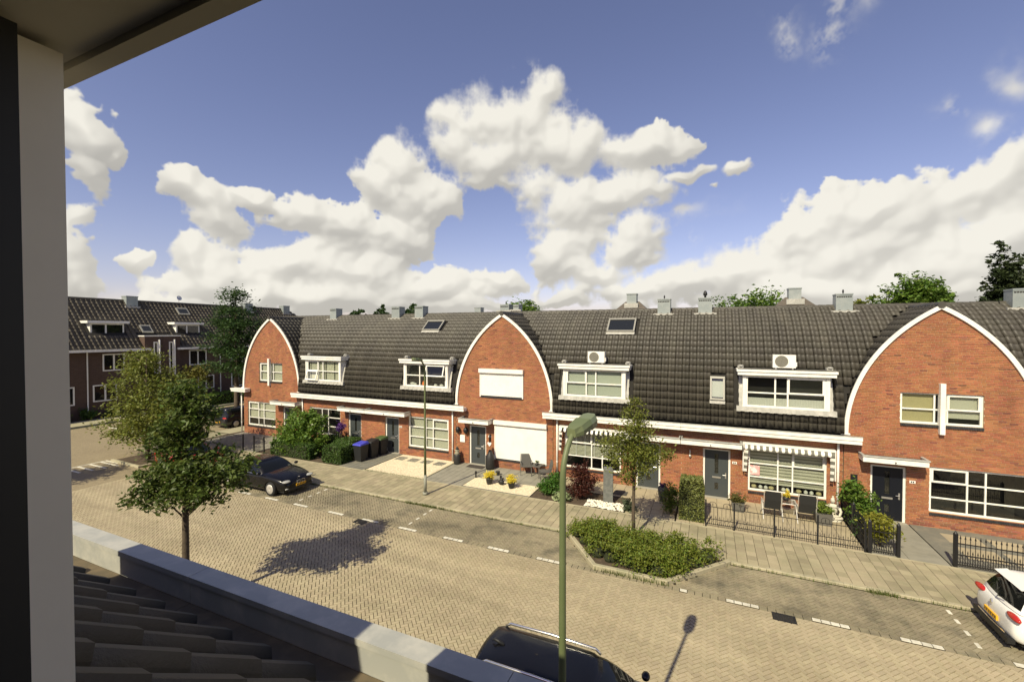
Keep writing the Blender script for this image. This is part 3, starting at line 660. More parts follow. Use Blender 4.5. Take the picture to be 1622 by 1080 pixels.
def canopy(h, x0, x1, yf=20.8, z0=2.46, z1=2.66):
    o = MB().box(x0, x1, yf, yf + .03, z0, z1).box(x0, x0 + .03, yf + .03, YF + .0, z0, z1).box(x1 - .03, x1, yf + .03, YF + .0, z0, z1).box(x0 + .03, x1 - .03, yf + .03, YF, z0 + .02, z0 + .06).build('canopy', WHITE, h)
    MB().box(x0 - .03, x1 + .03, yf - .03, yf + .07, z1 + .001, z1 + .05).box(x0 - .03, x0 + .06, yf + .071, YF, z1 + .001, z1 + .05).box(x1 - .06, x1 + .03, yf + .071, YF, z1 + .001, z1 + .05).build('canopy_trim', ZINCG, o)
    MB().box(x0 + .06, x1 - .06, yf + .08, YF, z1 - .07, z1 - .05).build('canopy_roofing', mat('bitumen', (.09, .085, .07), .9, c2=(.14, .13, .11), mixs=5), o)
    MB().box((x0 + x1) / 2 - .015, (x0 + x1) / 2 + .015, yf - .06, yf - .001, z0 + .05, z0 + .09).build('spout', BLACKM, o)
def gutter(h, x0, x1, ends=(1, 1)):
    o = MB().box(x0, x1, 20.98, 21.36, 3.04, 3.19).box(x0 - .01 * ends[0], x1 + .01 * ends[1], 20.95, 21.02, 3.192, 3.33).box(x0, x1, 21.021, 21.3, 3.192, 3.22).build('gutter', WHITE, h)
    MB().box(x0 - .02 * ends[0], x1 + .02 * ends[1], 20.94, 21.04, 3.332, 3.35).build('gutter_trim', ZINCG, o)
def downpipe(h, x):
    o = MB().tube([(x, YF - .06, .1), (x, YF - .06, 3.04)], .042, 10).build('downpipe', WHITE, h, True)
    for z in (.8, 1.8, 2.7): MB().tube([(x, YF - .06, z), (x, YF - .06, z + .04)], .05, 10).build('pipe_clip', WHITE, o)
def wall(h, xa, xb, openings, gc=None, single=0):
    ch = .0625; rows = int(((8.42 if gc is not None else 3.12) - .05) / ch); slab = MB(); bl = []
    for r in range(rows):
        z = .05 + r * ch; zm = z + ch / 2
        if gc is None: a, b = xa, xb
        else: hw = gable_half(z + ch) - .03; a, b = gc - hw, gc + hw
        if b - a < .12: break
        iv = [(a, b)]
        for (p, q, s, t) in openings:
            if s < zm < t:
                nv = []
                for (u, v) in iv:
                    if q <= u or p >= v: nv.append((u, v)); continue
                    if p > u: nv.append((u, p))
                    if q < v: nv.append((q, v))
                iv = nv
        for (u, v) in iv:
            slab.box(u, v, YF + .012, YF + .2, z, z + ch)
            off = (.105 if r % 2 else 0) + (.03 if r % 4 > 1 else 0); k = math.floor((u - off) / .22)
            while True:
                p = off + k * .22; q = p + .21; k += 1
                if p > v: break
                p2, q2 = max(p, u), min(q, v)
                if q2 - p2 > .03: bl.append((p2, q2, z + .007, z + ch - .007))
    slab.build('wall', MORTAR, h)
    w_ = bpy.data.objects[h.children[-1].name] if False else None
    B = np.array(bl); fullm = (B[:, 1] - B[:, 0] > .205); cx = (B[:, 0] + B[:, 1]) / 2; cz = (B[:, 2] + B[:, 3]) / 2
    d = np.hypot(np.hypot(cx, YF), cz - CAMZ) + np.where(fullm, 0, 1000) + np.where(cx > 10.05, 1000, 0); order = np.argsort(d)
    idx1 = order[:single]; idx2 = order[single:]
    rr = np.random.RandomState(11)
    def mesh_for(idx, m, nm):
        Q = B[idx]; n = len(Q)
        if not n: return
        pro = rr.uniform(0, .004, n); y0 = YF - pro; y1 = np.full(n, YF + .014)
        x0, x1, z0, z1 = Q.T
        V = np.stack([np.stack([x0, y0, z0], -1), np.stack([x1, y0, z0], -1), np.stack([x1, y0, z1], -1), np.stack([x0, y0, z1], -1), np.stack([x0, y1, z0], -1), np.stack([x1, y1, z0], -1), np.stack([x1, y1, z1], -1), np.stack([x0, y1, z1], -1)], 1).reshape(-1, 3)
        F0 = np.array([(0, 1, 2, 3), (4, 5, 1, 0), (3, 2, 6, 7), (4, 0, 3, 7), (1, 5, 6, 2)])
        F = (F0[None] + (np.arange(n) * 8)[:, None, None]).reshape(-1, 4)
        link(nm, npmesh(nm, V, F, m), h, kind='stuff')
    # a fifth of the bricks are the dark kind, nearly all of the foot of the wall
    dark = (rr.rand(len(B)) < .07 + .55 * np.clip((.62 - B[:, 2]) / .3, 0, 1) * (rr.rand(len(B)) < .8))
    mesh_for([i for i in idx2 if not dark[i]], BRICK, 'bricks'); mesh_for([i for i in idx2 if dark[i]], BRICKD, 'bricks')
    if single:
        mm = {}
        for m_, nm in ((BRICK, 0), (BRICKD, 1)):
            b = MB().box(-.105, .105, -.002, .014, -.02425, .02425); mm[nm] = b.mesh('brick', m_)
        for i in idx1:
            o = link('brick', mm[1 if dark[i] else 0], h); o.location = (cx[i], YF - rr.uniform(0, .003), cz[i])
def dormer(h, x0, x1, cols, rows, inner='cream', thick=(), openpane=None, bb=0):
    z0, z1, yf = 4.24, 5.52, 21.12
    cheeks = []
    for xa, xb in ((x0 - .02, x0 + .1), (x1 - .1, x1 + .02)):
        pts = [(yf, z0), (yf, z1 + .05), (roof_y(z1) + .1, z1 + .05), (roof_y(5.0) + .12, 5.0), (roof_y(z0) + .15, z0)]
        cheeks.append(MB().prism(pts, lambda a, b, q: (q, a, b), xa, xb))
    o = MB().box(x0 + .101, x1 - .101, yf + .005, yf + .1, z0 - .05, z0 - .001).build('dormer', WHITE, h)
    for c in cheeks: c.build('cheek', WHITE, o)
    MB().box(x0 - .22, x1 + .2, 20.97, 21.85, 5.6, 5.74).box(x0 - .26, x1 + .24, 20.93, 21.88, 5.742, 5.84).build('dormer_roof', WHITE, o)
    MB().box(x0 - .2, x1 + .18, 21.0, 21.86, 5.842, 5.856).build('dormer_roofing', mat('bitumen', (.09, .085, .07), .9), o)
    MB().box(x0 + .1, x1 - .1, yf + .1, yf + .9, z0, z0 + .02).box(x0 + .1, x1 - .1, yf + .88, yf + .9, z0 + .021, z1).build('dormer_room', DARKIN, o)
    # lead apron and the flashed corners
    ap = MB(); n = int((x1 - x0 + .5) / .15)
    for k in range(n):
        xa = x0 - .25 + (x1 - x0 + .5) * k / n; xb = x0 - .25 + (x1 - x0 + .5) * (k + 1) / n; dz = .018 * (k % 2)
        ap.add([(xa, yf - .03, z0 + .01), (xb, yf - .03, z0 + .01), (xb, yf - .06 - dz, z0 - .2 + dz), (xa, yf - .06 - dz, z0 - .2 + dz), (xa, yf + .2, z0 + .01), (xb, yf + .2, z0 + .01), (xb, yf + .2, z0 - .24), (xa, yf + .2, z0 - .24)], [(0, 3, 2, 1), (4, 5, 6, 7), (0, 1, 5, 4), (3, 7, 6, 2), (0, 4, 7, 3), (1, 2, 6, 5)])
    ap.build('lead_apron', LEAD, o)
    for xx, s in ((x0 - .02, -1), (x1 + .02, 1)):
        fl = MB()
        for k in range(7):
            za = z0 + (z1 - z0) * k / 7; zb_ = z0 + (z1 - z0) * (k + 1) / 7; xo = xx + s * (.13 + .01 * (k % 2))
            fl.add([(xx, roof_y(za) - .07, za), (xo, roof_y(za) - .055, za), (xo, roof_y(zb_) - .055, zb_), (xx, roof_y(zb_) - .07, zb_)], [(0, 1, 2, 3)])
        fl.build('side_flashing', LEAD, o)
        MB().box(xx - .12 + s * .06, xx + .1 + s * .06, 21.45, 21.75, 5.857, 5.95).ell((xx + s * .06, 21.5, 5.95), (.12, .12, .05)).build('lead_corner', LEAD, o)
    f = MB(); fw = .07; a, b = x0 + .1, x1 - .1; y = yf + .02
    f.box(a, b, y, y + .07, z1 - fw + .05, z1 + .07).box(a, b, y, y + .07, z0, z0 + fw + .02).box(a, a + fw, y + .001, y + .069, z0 + fw, z1).box(b - fw, b, y + .001, y + .069, z0 + fw, z1)
    for c in cols: f.box(c - .03, c + .03, y + .008, y + .06, z0 + fw, z1)
    for r in rows: f.box(a + fw, b - fw, y + .014, y + .055, r - .028, r + .028)
    X = [a + fw] + list(cols) + [b - fw]; Z = [z0 + fw] + list(rows) + [z1]
    for (i, j) in thick:
        p, q, s, t = X[i], X[i + 1], Z[j], Z[j + 1]; tw = .06; oy = y - .015
        f.box(p, q, oy, y + .03, t - tw, t).box(p, q, oy, y + .03, s, s + tw).box(p, p + tw, oy + .001, y + .03, s + tw, t - tw).box(q - tw, q, oy + .001, y + .03, s + tw, t - tw)
    f.build('window_frame', WHITE, o)
    for i in range(len(X) - 1):
        for j in range(len(Z) - 1):
            if openpane == (i, j):     # top-hung sash standing ajar
                p, q, s, t = X[i], X[i + 1], Z[j], Z[j + 1]; k = .2; sw = .06
                def pt(xx, zz, dd): fr = (t - zz) / (t - s); return (xx, y - .02 - k * fr - dd, zz)
                m_ = MB()
                for (xa, xb, za, zb_) in ((p, q, t - sw, t), (p, q, s, s + sw), (p, p + sw, s + sw, t - sw), (q - sw, q, s + sw, t - sw)):
                    m_.add([pt(xa, za, 0), pt(xb, za, 0), pt(xb, zb_, 0), pt(xa, zb_, 0), pt(xa, za, .04), pt(xb, za, .04), pt(xb, zb_, .04), pt(xa, zb_, .04)], [(0,1,2,3),(7,6,5,4),(0,4,5,1),(1,5,6,2),(2,6,7,3),(3,7,4,0)])
                m_.build('open_sash', WHITE, o)
                MB().add([pt(p + sw, s + sw, .02), pt(q - sw, s + sw, .02), pt(q - sw, t - sw, .02), pt(p + sw, t - sw, .02)], [(0, 1, 2, 3)]).build('pane', GLASS, o)
            else: MB().box(X[i], X[i + 1], y + .033, y + .039, Z[j], Z[j + 1]).build('pane', GLASS, o)
    if inner == 'cream': MB().box(a + .05, b - .05, y + .11, y + .12, z0 + .1 + bb, z1).build('roller_blind', mat('blind_pale', (.66, .68, .58), .8), o)
    elif inner == 'curtains':
        v = MB(); n = 44
        for k in range(n):
            if k in (3, 13, 24, 36): continue
            p, q = a + .05 + (b - a - .1) * k / n, a + .05 + (b - a - .1) * (k + 1) / n; v.add([(p, y + .12 + .02 * (k % 2), z0 + .1), (q, y + .12 + .02 * ((k + 1) % 2), z0 + .1), (q, y + .12 + .02 * ((k + 1) % 2), z1), (p, y + .12 + .02 * (k % 2), z1)], [(0, 1, 2, 3)])
        v.build('curtain', BLIND, o)
    elif inner == 'lace':
        v = MB(); n = 60
        for k in range(n): p, q = a + .05 + (b - a - .1) * k / n, a + .05 + (b - a - .1) * (k + 1) / n; v.add([(p, y + .11 + .012 * (k % 2), z0 + .08), (q, y + .11 + .012 * ((k + 1) % 2), z0 + .08), (q, y + .11 + .012 * ((k + 1) % 2), z0 + .4), (p, y + .11 + .012 * (k % 2), z0 + .4)], [(0, 1, 2, 3)])
        v.build('lace_curtain', CURTAIN, o)
    return o
def skylight(h, x0, x1, z0, z1, open_=0.0, blind=False):
    y0, y1 = roof_y(z0), roof_y(z1); t = Vector((0, y1 - y0, z1 - z0)); L = t.length; t.normalize(); n = Vector((0, -t.z, t.y)); o_ = Vector((0, y0, z0)) + n * .04
    def P(x, v, d): p = o_ + t * v + n * d; return (x, p.y, p.z)
    def bx(b, xa, xb, va, vb, d0, d1): b.add([P(xa, va, d0), P(xb, va, d0), P(xb, vb, d0), P(xa, vb, d0), P(xa, va, d1), P(xb, va, d1), P(xb, vb, d1), P(xa, vb, d1)], [(0,3,2,1),(4,5,6,7),(0,1,5,4),(1,2,6,5),(2,3,7,6),(3,0,4,7)])
    b = MB(); w_ = .07; bx(b, x0, x1, 0, w_, 0, .1); bx(b, x0, x1, L - w_ * 1.4, L, 0, .11); bx(b, x0, x0 + w_, w_, L - w_ * 1.4, 0, .1); bx(b, x1 - w_, x1, w_, L - w_ * 1.4, 0, .1)
    o = b.build('roof_window', mat('grey_window_frame', (.30, .29, .25), .5, metal=.2), h)
    b = MB(); bx(b, x0 + w_, x1 - w_, w_, L - w_ * 1.4, .055, .062); b.build('pane', glass('skylight_glass', (.02, .022, .024), .75) if not blind else GLASS, o)
    if blind: b = MB(); bx(b, x0 + w_, x1 - w_, w_ + .06, L - w_ * 1.4 - .1, .02, .03); b.build('roller_blind', CURTAIN, o)
    b = MB(); bx(b, x0 - .01, x1 + .01, -.16, -.005, .0, .03); b.build('lead_apron', LEAD, o)
def house(label, xa, xb, gc=None, gables=(), openings=(), holes=(), single=0, bricks=0):
    cx = (xa + xb) / 2
    h = thing('terraced_house', label, 'house', (cx, YF, 0), group='terrace with arched gables', world=True)
    wall(h, xa, xb, openings, gc, bricks)
    tl = main_tiles(xa, xb, gables, holes)
    if gc is not None: tl += gable_tiles(gc, 1) + gable_tiles(gc, -1)
    lay_tiles(h, tl, TILE, single)
    # roof shell under the tiles, back slope, ridge
    n = 16; pr = [arcp(R(63.7) * k / n) for k in range(n + 1)]; b = MB()
    for k in range(n):
        (ya, za), (yb, zb) = pr[k], pr[k + 1]
        if gc is None: b.add([(xa, ya + .05, za - .03), (xb, ya + .05, za - .03), (xb, yb + .05, zb - .03), (xa, yb + .05, zb - .03)], [(0, 1, 2, 3)])
        else:
            hw = 2.9 - ((ya + yb) / 2 - Y0) + .06
            if hw > 2.88: continue
            if hw > 0: b.add([(xa, ya + .05, za - .03), (gc - hw, ya + .05, za - .03), (gc - hw, yb + .05, zb - .03), (xa, yb + .05, zb - .03)], [(0, 1, 2, 3)]).add([(gc + hw, ya + .05, za - .03), (xb, ya + .05, za - .03), (xb, yb + .05, zb - .03), (gc + hw, yb + .05, zb - .03)], [(0, 1, 2, 3)])
            else: b.add([(xa, ya + .05, za - .03), (xb, ya + .05, za - .03), (xb, yb + .05, zb - .03), (xa, yb + .05, zb - .03)], [(0, 1, 2, 3)])
    yr = pr[-1][0] + .05
    b.add([(xa, yr, pr[-1][1] - .03), (xb, yr, pr[-1][1] - .03), (xb, yr + 5.5, 3.0), (xa, yr + 5.5, 3.0)], [(0, 1, 2, 3)])
    b.add([(xa, yr + 5.4, -.05), (xb, yr + 5.4, -.05), (xb, yr + 5.4, 3.0), (xa, yr + 5.4, 3.0)], [(3, 2, 1, 0)])
    b.build('roof_underlay', DECK, h)
    if gc is not None:
        b = MB()
        for s in (1, -1):
            for k in range(n):
                ta, tb = R(60) * k / n, R(60) * (k + 1) / n
                q = [(gc + s * (2.9 - RA * (1 - math.cos(t)) - .02), ZC + RA * math.sin(t) - .03) for t in (ta, tb)]
                ye = Y0 + RA * (1 - math.cos(tb)) + .35
                b.add([(q[0][0], YF - .01, q[0][1]), (q[1][0], YF - .01, q[1][1]), (q[1][0], ye, q[1][1]), (q[0][0], ye, q[0][1])], [(0, 1, 2, 3)])
        b.build('gable_underlay', DECK, h)
        vt = MB(); K = 22                                  # white arched verge
        for s in (1, -1):
            pts = [(gc + s * (2.9 - RA * (1 - math.cos(R(60) * k / K))), ZC + RA * math.sin(R(60) * k / K)) for k in range(K + 1)]
            inn = [(gc + s * max(0, (2.9 - RA + (RA - .145) * math.cos(R(61.4) * k / K))), ZC + (RA - .145) * math.sin(R(61.4) * k / K)) for k in range(K + 1)]
            inn[-1] = (gc, ZC + math.sqrt((RA - .145) ** 2 - (RA - 2.9) ** 2))
            for k in range(K):
                vt.prism([pts[k], pts[k + 1], inn[k + 1], inn[k]], lambda a, b_, d: (a, d, b_), YF - .075, YF + .02)
        vt.box(gc - 3.0, gc - 2.7, YF - .12, YF + .02, ZC - .06, ZC - .002).box(gc + 2.7, gc + 3.0, YF - .12, YF + .02, ZC - .06, ZC - .002)
        vt.build('arched_verge', WHITE, h)
        rb = MB(); y = YF - .12
        while y < 24.2: rb.tube([(gc, y, 8.42), (gc, y + .42, 8.425)], [.12, .105], 10); y += .4
        rb.build('ridge_tiles', TILED, h, kind='stuff')
    rb = MB(); x = xa
    while x < xb - .1: rb.tube([(x, 24.43, 8.56), (min(x + .43, xb), 24.43, 8.56)], [.115, .1], 10); x += .41
    rb.build('ridge_tiles', TILE, h, kind='stuff')
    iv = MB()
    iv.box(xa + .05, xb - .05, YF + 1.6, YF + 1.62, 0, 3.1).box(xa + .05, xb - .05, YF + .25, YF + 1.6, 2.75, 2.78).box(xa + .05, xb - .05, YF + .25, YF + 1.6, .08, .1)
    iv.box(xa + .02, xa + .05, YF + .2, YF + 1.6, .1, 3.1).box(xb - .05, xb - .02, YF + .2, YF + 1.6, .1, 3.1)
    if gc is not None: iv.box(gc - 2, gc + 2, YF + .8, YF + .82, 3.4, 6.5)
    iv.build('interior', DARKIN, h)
    return h
def shutter(h, x0, x1, z0, z1, gap=.08):
    o = MB().box(x0, x1, YF - .17, YF - .002, z1 - .22, z1).build('roller_shutter', OFFW, h)
    MB().box(x0 + .02, x0 + .08, YF - .06, YF - .003, z0, z1 - .22).box(x1 - .08, x1 - .02, YF - .06, YF - .003, z0, z1 - .22).build('guide_rail', OFFW, o)
    z = z0 + gap; me = None; b = MB()
    n = int((z1 - .22 - z) / .055); hgt = (z1 - .221 - z) / n
    b.prism([(YF - .05, 0), (YF - .044, hgt * .5), (YF - .048, hgt - .003), (YF - .03, hgt - .003), (YF - .03, 0)], lambda a, bb, d: (d, a, bb), x0 + .08, x1 - .08)
    me = b.mesh('shutter_slat', OFFW)
    for k in range(n): link('shutter_slat', me, o).location = (0, 0, z + k * hgt)
    MB().box(x0 + .06, x1 - .06, YF - .04, YF + .05, z0 - .04, z0 + gap - .002).build('sill', SILLBLK, o)
def awning(h, x0, x1, dark, zt=2.7):
    y = 21.18
    o = MB().box(x0, x1, y - .06, YF - .003, zt - .07, zt).box(x0, x0 + .035, y - .05, YF - .01, zt - 1.22, zt - .071).box(x1 - .035, x1, y - .05, YF - .01, zt - 1.22, zt - .071).build('awning', WHITE, h)
    L = x1 - x0 - .12; n = 28 if L > 3 else 22
    for k in range(n):
        a = x0 + .06 + L * k / n; b = a + L / n
        MB().add([(a, y - .1, zt - .1), (b, y - .1, zt - .1), (b, y - .16, zt - .2), (a, y - .16, zt - .2), (b - .01, y - .15, zt - .25), ((a + b) / 2, y - .15, zt - .265), (a + .01, y - .15, zt - .25), (a, y - .02, zt - .075), (b, y - .02, zt - .075)], [(7, 8, 1, 0), (0, 1, 2, 3), (3, 2, 4, 5, 6)]).build('awning_stripe', OFFW if k % 2 == 0 else dark, o)
    for xs in (x0 + .04, x1 - .2):
        for k in range(7):
            za = zt - .3 - k * .13
            MB().add([(xs, y - .1, za), (xs + .16 - .008 * k, y - .12, za), (xs + .155 - .008 * k, y - .1, za - .13), (xs, y - .07, za - .13)], [(0, 1, 2, 3)]).build('awning_stripe', OFFW if k % 2 == 0 else dark, o)

# --- the houses from the corner to the right-hand edge
C1, C4, C7 = -28.15, -10.12, 7.85
E1 = [(-30.6, -27.72, .7, 2.42), (-26.95, -25.9, .05, 2.25), (-29.34, -27.0, 3.95, 5.26)]
h1 = house('corner house with white arched gable, blinds and a bush before its door', -31.05, -25.25, C1, (C1,), E1)
window(h1, *E1[0], [-29.55, -29.0], [1.25, 1.85], inner='cream', thick=((0, 2),), blind_bottom=.5); sill(h1, -30.6, -27.72, .7)
window(h1, *E1[2], [-28.5, -28.0], [4.6], inner='cream', thick=((0, 1),)); sill(h1, -29.34, -27.0, 3.95)
MB().box(-28.32, -28.17, YF - .14, YF + .06, 3.65, 5.55).build('gable_fin', WHITE, h1)
door(h1, -26.95, -25.9, DOORG); canopy(h1, -27.5, -25.1)
o = MB().box(-31.85, -30.3, 20.98, 21.36, 3.1, 3.24).box(-31.88, -30.27, 20.95, 21.37, 3.242, 3.34).build('gutter', WHITE, h1); downpipe(h1, -31.2)
MB().box(-31.05, -30.85, YF + .2, YF + 9, .05, 3.3).build('side_wall', BRICKD, h1)

E2 = [(-24.4, -21.7, .68, 2.4), (-21.0, -19.95, .05, 2.25)]
h2 = house('low house behind the big leafy bush, dormer with one sash ajar', -25.25, -19.15, None, (C1,), E2, [(-24.65, -21.15, 3.95, 5.75)])
window(h2, *E2[0], [-23.35, -22.8], [1.22, 1.8], inner='dark'); sill(h2, -24.4, -21.7, .68)
door(h2, -21.0, -19.95, DOORG); canopy(h2, -21.35, -19.16); gutter(h2, -25.67, -19.155, (1, 0))
dormer(h2, -24.42, -21.38, [-23.3, -22.9], [4.88], 'curtains', ((0, 1),), (0, 0)); chimney(h2, -25.2, -24.6)
downpipe(h2, -25.0)

E3 = [(-16.3, -13.5, .62, 2.41), (-18.05, -17.0, .05, 2.25)]
h3 = house('low house with cream gravel front garden and open dormer sash', -19.15, -13.02, None, (C4,), E3, [(-16.6, -13.15, 3.95, 5.75), (-16.35, -15.0, 7.42, 8.05)])
window(h3, *E3[0], [-15.1, -14.6], [1.22, 1.8], inner='vertical', thick=((2, 2),)); sill(h3, -16.3, -13.5, .62)
door(h3, -18.05, -17.0, DOORG); canopy(h3, -19.14, -16.15); gutter(h3, -19.145, -12.28, (0, 1))
d3 = dormer(h3, -16.4, -13.4, [-15.3, -14.8], [4.9], 'dark', (), (2, 1)); chimney(h3, -19.6, -18.95); chimney(h3, -17.7, -17.05)
skylight(h3, -16.3, -15.05, 7.45, 8.05); downpipe(h3, -13.2)
MB().lathe([(.09, 0), (.14, .02), (.16, .14), (.12, .25), (.13, .27)], (-15.05, 21.3, 4.3), 12).build('terracotta_pot', mat('terracotta', (.55, .16, .04), .8), d3, True)
MB().ell((-15.9, 21.3, 4.38), (.2, .06, .09)).ell((-15.7, 21.3, 4.36), (.1, .06, .07)).ell((-14.3, 21.3, 4.36), (.12, .06, .07)).ell((-13.9, 21.3, 4.36), (.14, .06, .08)).build('sill_ornaments', CURTAIN, d3, True)

E4 = [(-12.15, -11.1, .05, 2.25), (-10.5, -7.6, .55, 2.5), (-11.4, -8.95, 3.95, 5.3)]
h4 = house('arched gable house with both white roller shutters down', -13.02, -7.22, C4, (C4,), E4)
door(h4, -12.15, -11.1, DOORG); canopy(h4, -12.5, -10.68)
shutter(h4, -10.58, -7.55, .52, 2.66); shutter(h4, -11.48, -8.86, 3.88, 5.42); chimney(h4, -11.8, -11.2, 2, 24.9); chimney(h4, -10.95, -10.6, 0, 25.0, 9.1)

E5 = [(-6.62, -3.8, .6, 2.5), (-3.1, -2.0, .05, 2.25)]
h5 = house('low house behind the street tree, air conditioner on its dormer', -7.22, -1.1, None, (C4,), E5, [(-6.85, -3.35, 3.95, 5.75), (-4.85, -3.35, 7.32, 8.05)], 300)
window(h5, *E5[0], [-5.25, -4.72], [1.2, 1.85], inner='louvre', thick=((0, 2),)); sill(h5, -6.62, -3.8, .6)
door(h5, -3.1, -2.0, DOORG); canopy(h5, -3.5, -1.11); gutter(h5, -7.66, -1.105, (1, 0))
dormer(h5, -6.6, -3.58, [-5.45, -4.98], [4.9], 'cream', ((0, 1),)); chimney(h5, -2.42, -1.8, 2); skylight(h5, -4.8, -3.4, 7.36, 8.03)
awning(h5, -6.85, -3.55, mat('awning_black', (.02, .02, .02), .9)); downpipe(h5, -7.0)

E6 = [(1.6, 4.42, .6, 2.4), (-.18, .92, .05, 2.25)]
h6 = house('low house with iron-fenced front terrace and grey striped awning', -1.1, 4.95, None, (C7,), E6, [(1.12, 4.62, 3.95, 5.75), (.02, .72, 4.35, 5.45)], 300)
w6 = window(h6, *E6[0], [2.72, 3.25], [1.2, 1.78], inner='bands', thick=((2, 2),), blind_bottom=.24); sill(h6, 1.6, 4.42, .6)
door(h6, -.18, .92, DOORG); canopy(h6, -1.09, 1.33); gutter(h6, -1.095, 5.46, (0, 1))
dormer(h6, 1.37, 4.42, [2.55, 3.0], [4.86], 'lace', ((2, 1),)); chimney(h6, -.48, .15, 1); skylight(h6, .08, .67, 4.42, 5.42, blind=True)
awning(h6, 1.38, 4.67, mat('awning_grey', (.16, .155, .125), .9)); downpipe(h6, 4.78)
MB().box(1.66, 2.05, 21.49, 21.5, 1.27, 1.68).build('window_poster', mat('poster', (.62, .72, .68), .6, c2=(.72, .36, .34), mixs=5, mixlo=.45, mixhi=.55), w6)
for k, xx in enumerate((1.85, 2.1, 2.3, 2.5, 2.95, 3.1, 3.5, 3.75, 3.95, 4.2)):
    MB().lathe([(.05, 0), (.08, .03), (.07, .1), (.03, .14)] if k % 3 else [(.05, 0), (.1, .04), (.1, .1), (.06, .13)], (xx, 21.62, .68), 10).build('sill_ornament', CURTAIN if k % 3 else BLINDY, w6, True)

E7 = [(7.62, 10.5, .66, 2.37), (5.84, 6.94, .05, 2.25), (6.72, 9.1, 3.95, 5.14)]
h7 = house('arched gable house with navy door and dark ground-floor window', 4.95, 10.75, C7, (C7,), E7, (), 300, 300)
window(h7, *E7[0], [8.72, 9.22], [1.2, 1.78], inner='dark', thick=((0, 2),)); sill(h7, 7.62, 10.5, .66)
window(h7, *E7[2], [7.75, 8.12], [4.5], inner='none', thick=((2, 1),)); sill(h7, 6.72, 9.1, 3.95)
MB().box(6.78, 7.74, YF + .18, YF + .19, 4.02, 5.12).build('roller_blind', BLINDY, h7); MB().box(8.1, 9.05, YF + .18, YF + .19, 4.2, 5.12).build('roller_blind', BLIND, h7)
MB().box(7.84, 7.99, YF - .16, YF + .06, 3.62, 5.5).build('gable_fin', WHITE, h7)
door(h7, 5.84, 6.94, DOORB); canopy(h7, 5.45, 7.4); chimney(h7, 5.2, 5.82, 2)
E8 = [(11.3, 14.1, .62, 2.41), (14.9, 15.95, .05, 2.25)]
h8 = house('house beyond the right-hand gable, only roof and chimney in view', 10.75, 16.8, None, (C7,), E8, [(11.05, 14.6, 3.95, 5.75)])
window(h8, *E8[0], [12.45, 13.0], [1.22, 1.8], inner='vertical'); sill(h8, 11.3, 14.1, .62); door(h8, 14.9, 15.95, DOORG); canopy(h8, 14.6, 16.79); dormer(h8, 11.3, 14.35, [12.4, 12.9], [4.9], 'cream')
gutter(h8, 10.3, 16.8); chimney(h8, 10.95, 11.6)
# small things fixed to the fronts
def numberplate(h, x, z=1.72):
    o = MB().box(x - .09, x + .09, YF - .02, YF - .0045, z - .05, z + .05).build('house_number', WHITE, h)
    MB().box(x - .05, x - .01, YF - .024, YF - .021, z - .03, z + .03).box(x + .012, x + .05, YF - .024, YF - .021, z - .03, z + .03).build('digits', BLACKM, o)
for h, x in ((h7, 7.12), (h6, 1.08), (h4, -10.86), (h3, -16.85)): numberplate(h, x)
MB().box(5.2, 5.42, YF - .05, YF - .004, 1.42, 1.78).build('mailbox', BLACKM, h7)
MB().box(-12.72, -12.42, YF - .04, YF - .004, 1.25, 1.65).build('wall_board', WHITE, h4)
for xx in (-12.8, -12.3): MB().lathe([(.02, -.22), (.12, -.1), (.14, .02), (.08, .14), (.02, .18)], (xx, YF - .14, 1.95), 12).build('wall_ornament', BLACKM, h4, True)
hp = MB(); hp.prism([(0, -.13), (.12, .02), (.1, .1), (.05, .11), (0, .06), (-.05, .11), (-.1, .1), (-.12, .02)], lambda a, b, d: (-10.88 + a, d, 1.3 + b), YF - .03, YF - .005); hp.build('heart_ornament', WHITE, h4)
MB().tube([(-10.85, YF - .05, 1.45), (-10.83, YF - .07, 1.85)], .05, 8).build('door_lantern', BLACKM, h4, True)
MB().tube([(-.72, YF - .06, 1.85), (-.72, YF - .06, 2.12)], .035, 8).ell((-.72, YF - .06, 1.83), (.06, .06, .07)).build('wall_lamp', STEEL, h6, True)
# air conditioners standing on the dormer roofs
def aircon(label, x, w_=.82):
    t = thing('air_conditioner', label, 'air conditioner', (x, 21.42, 5.86), 0, 'air conditioners on the dormers')
    MB().box(-w_ / 2, w_ / 2, -.15, .15, .06, .6).build('casing', OFFW, t)
    MB().box(-w_ / 2 + .08, -w_ / 2 + .14, -.16, .16, 0, .059).build('foot', STEEL, t); MB().box(w_ / 2 - .14, w_ / 2 - .08, -.16, .16, 0, .059).build('foot', STEEL, t)
    b = MB(); cx = -.1
    for k in range(1, 7): b.tube([(cx + .235 * k / 6 * math.cos(a), -.156, .33 + .235 * k / 6 * math.sin(a)) for a in np.linspace(0, 2 * math.pi, 25)], .006, 4, False)
    b.build('fan_grille', mat('grille_grey', (.25, .24, .2), .6), t)
    b = MB(); b.prism([(cx + .24 * math.cos(a), .33 + .24 * math.sin(a)) for a in np.linspace(0, 2 * math.pi, 24, endpoint=False)], lambda a, c, d: (a, d, c), -.1505, -.154); b.build('fan_opening', mat('fan_shade', (.16, .15, .12), .8), t)
    MB().box(w_ / 2 + .001, w_ / 2 + .05, -.1, .1, .12, .3).build('valve_cover', OFFW, t)
aircon('beige air conditioner on the dormer behind the street tree', -5.0)
aircon('beige air conditioner on the dormer above the striped awning', 2.88)
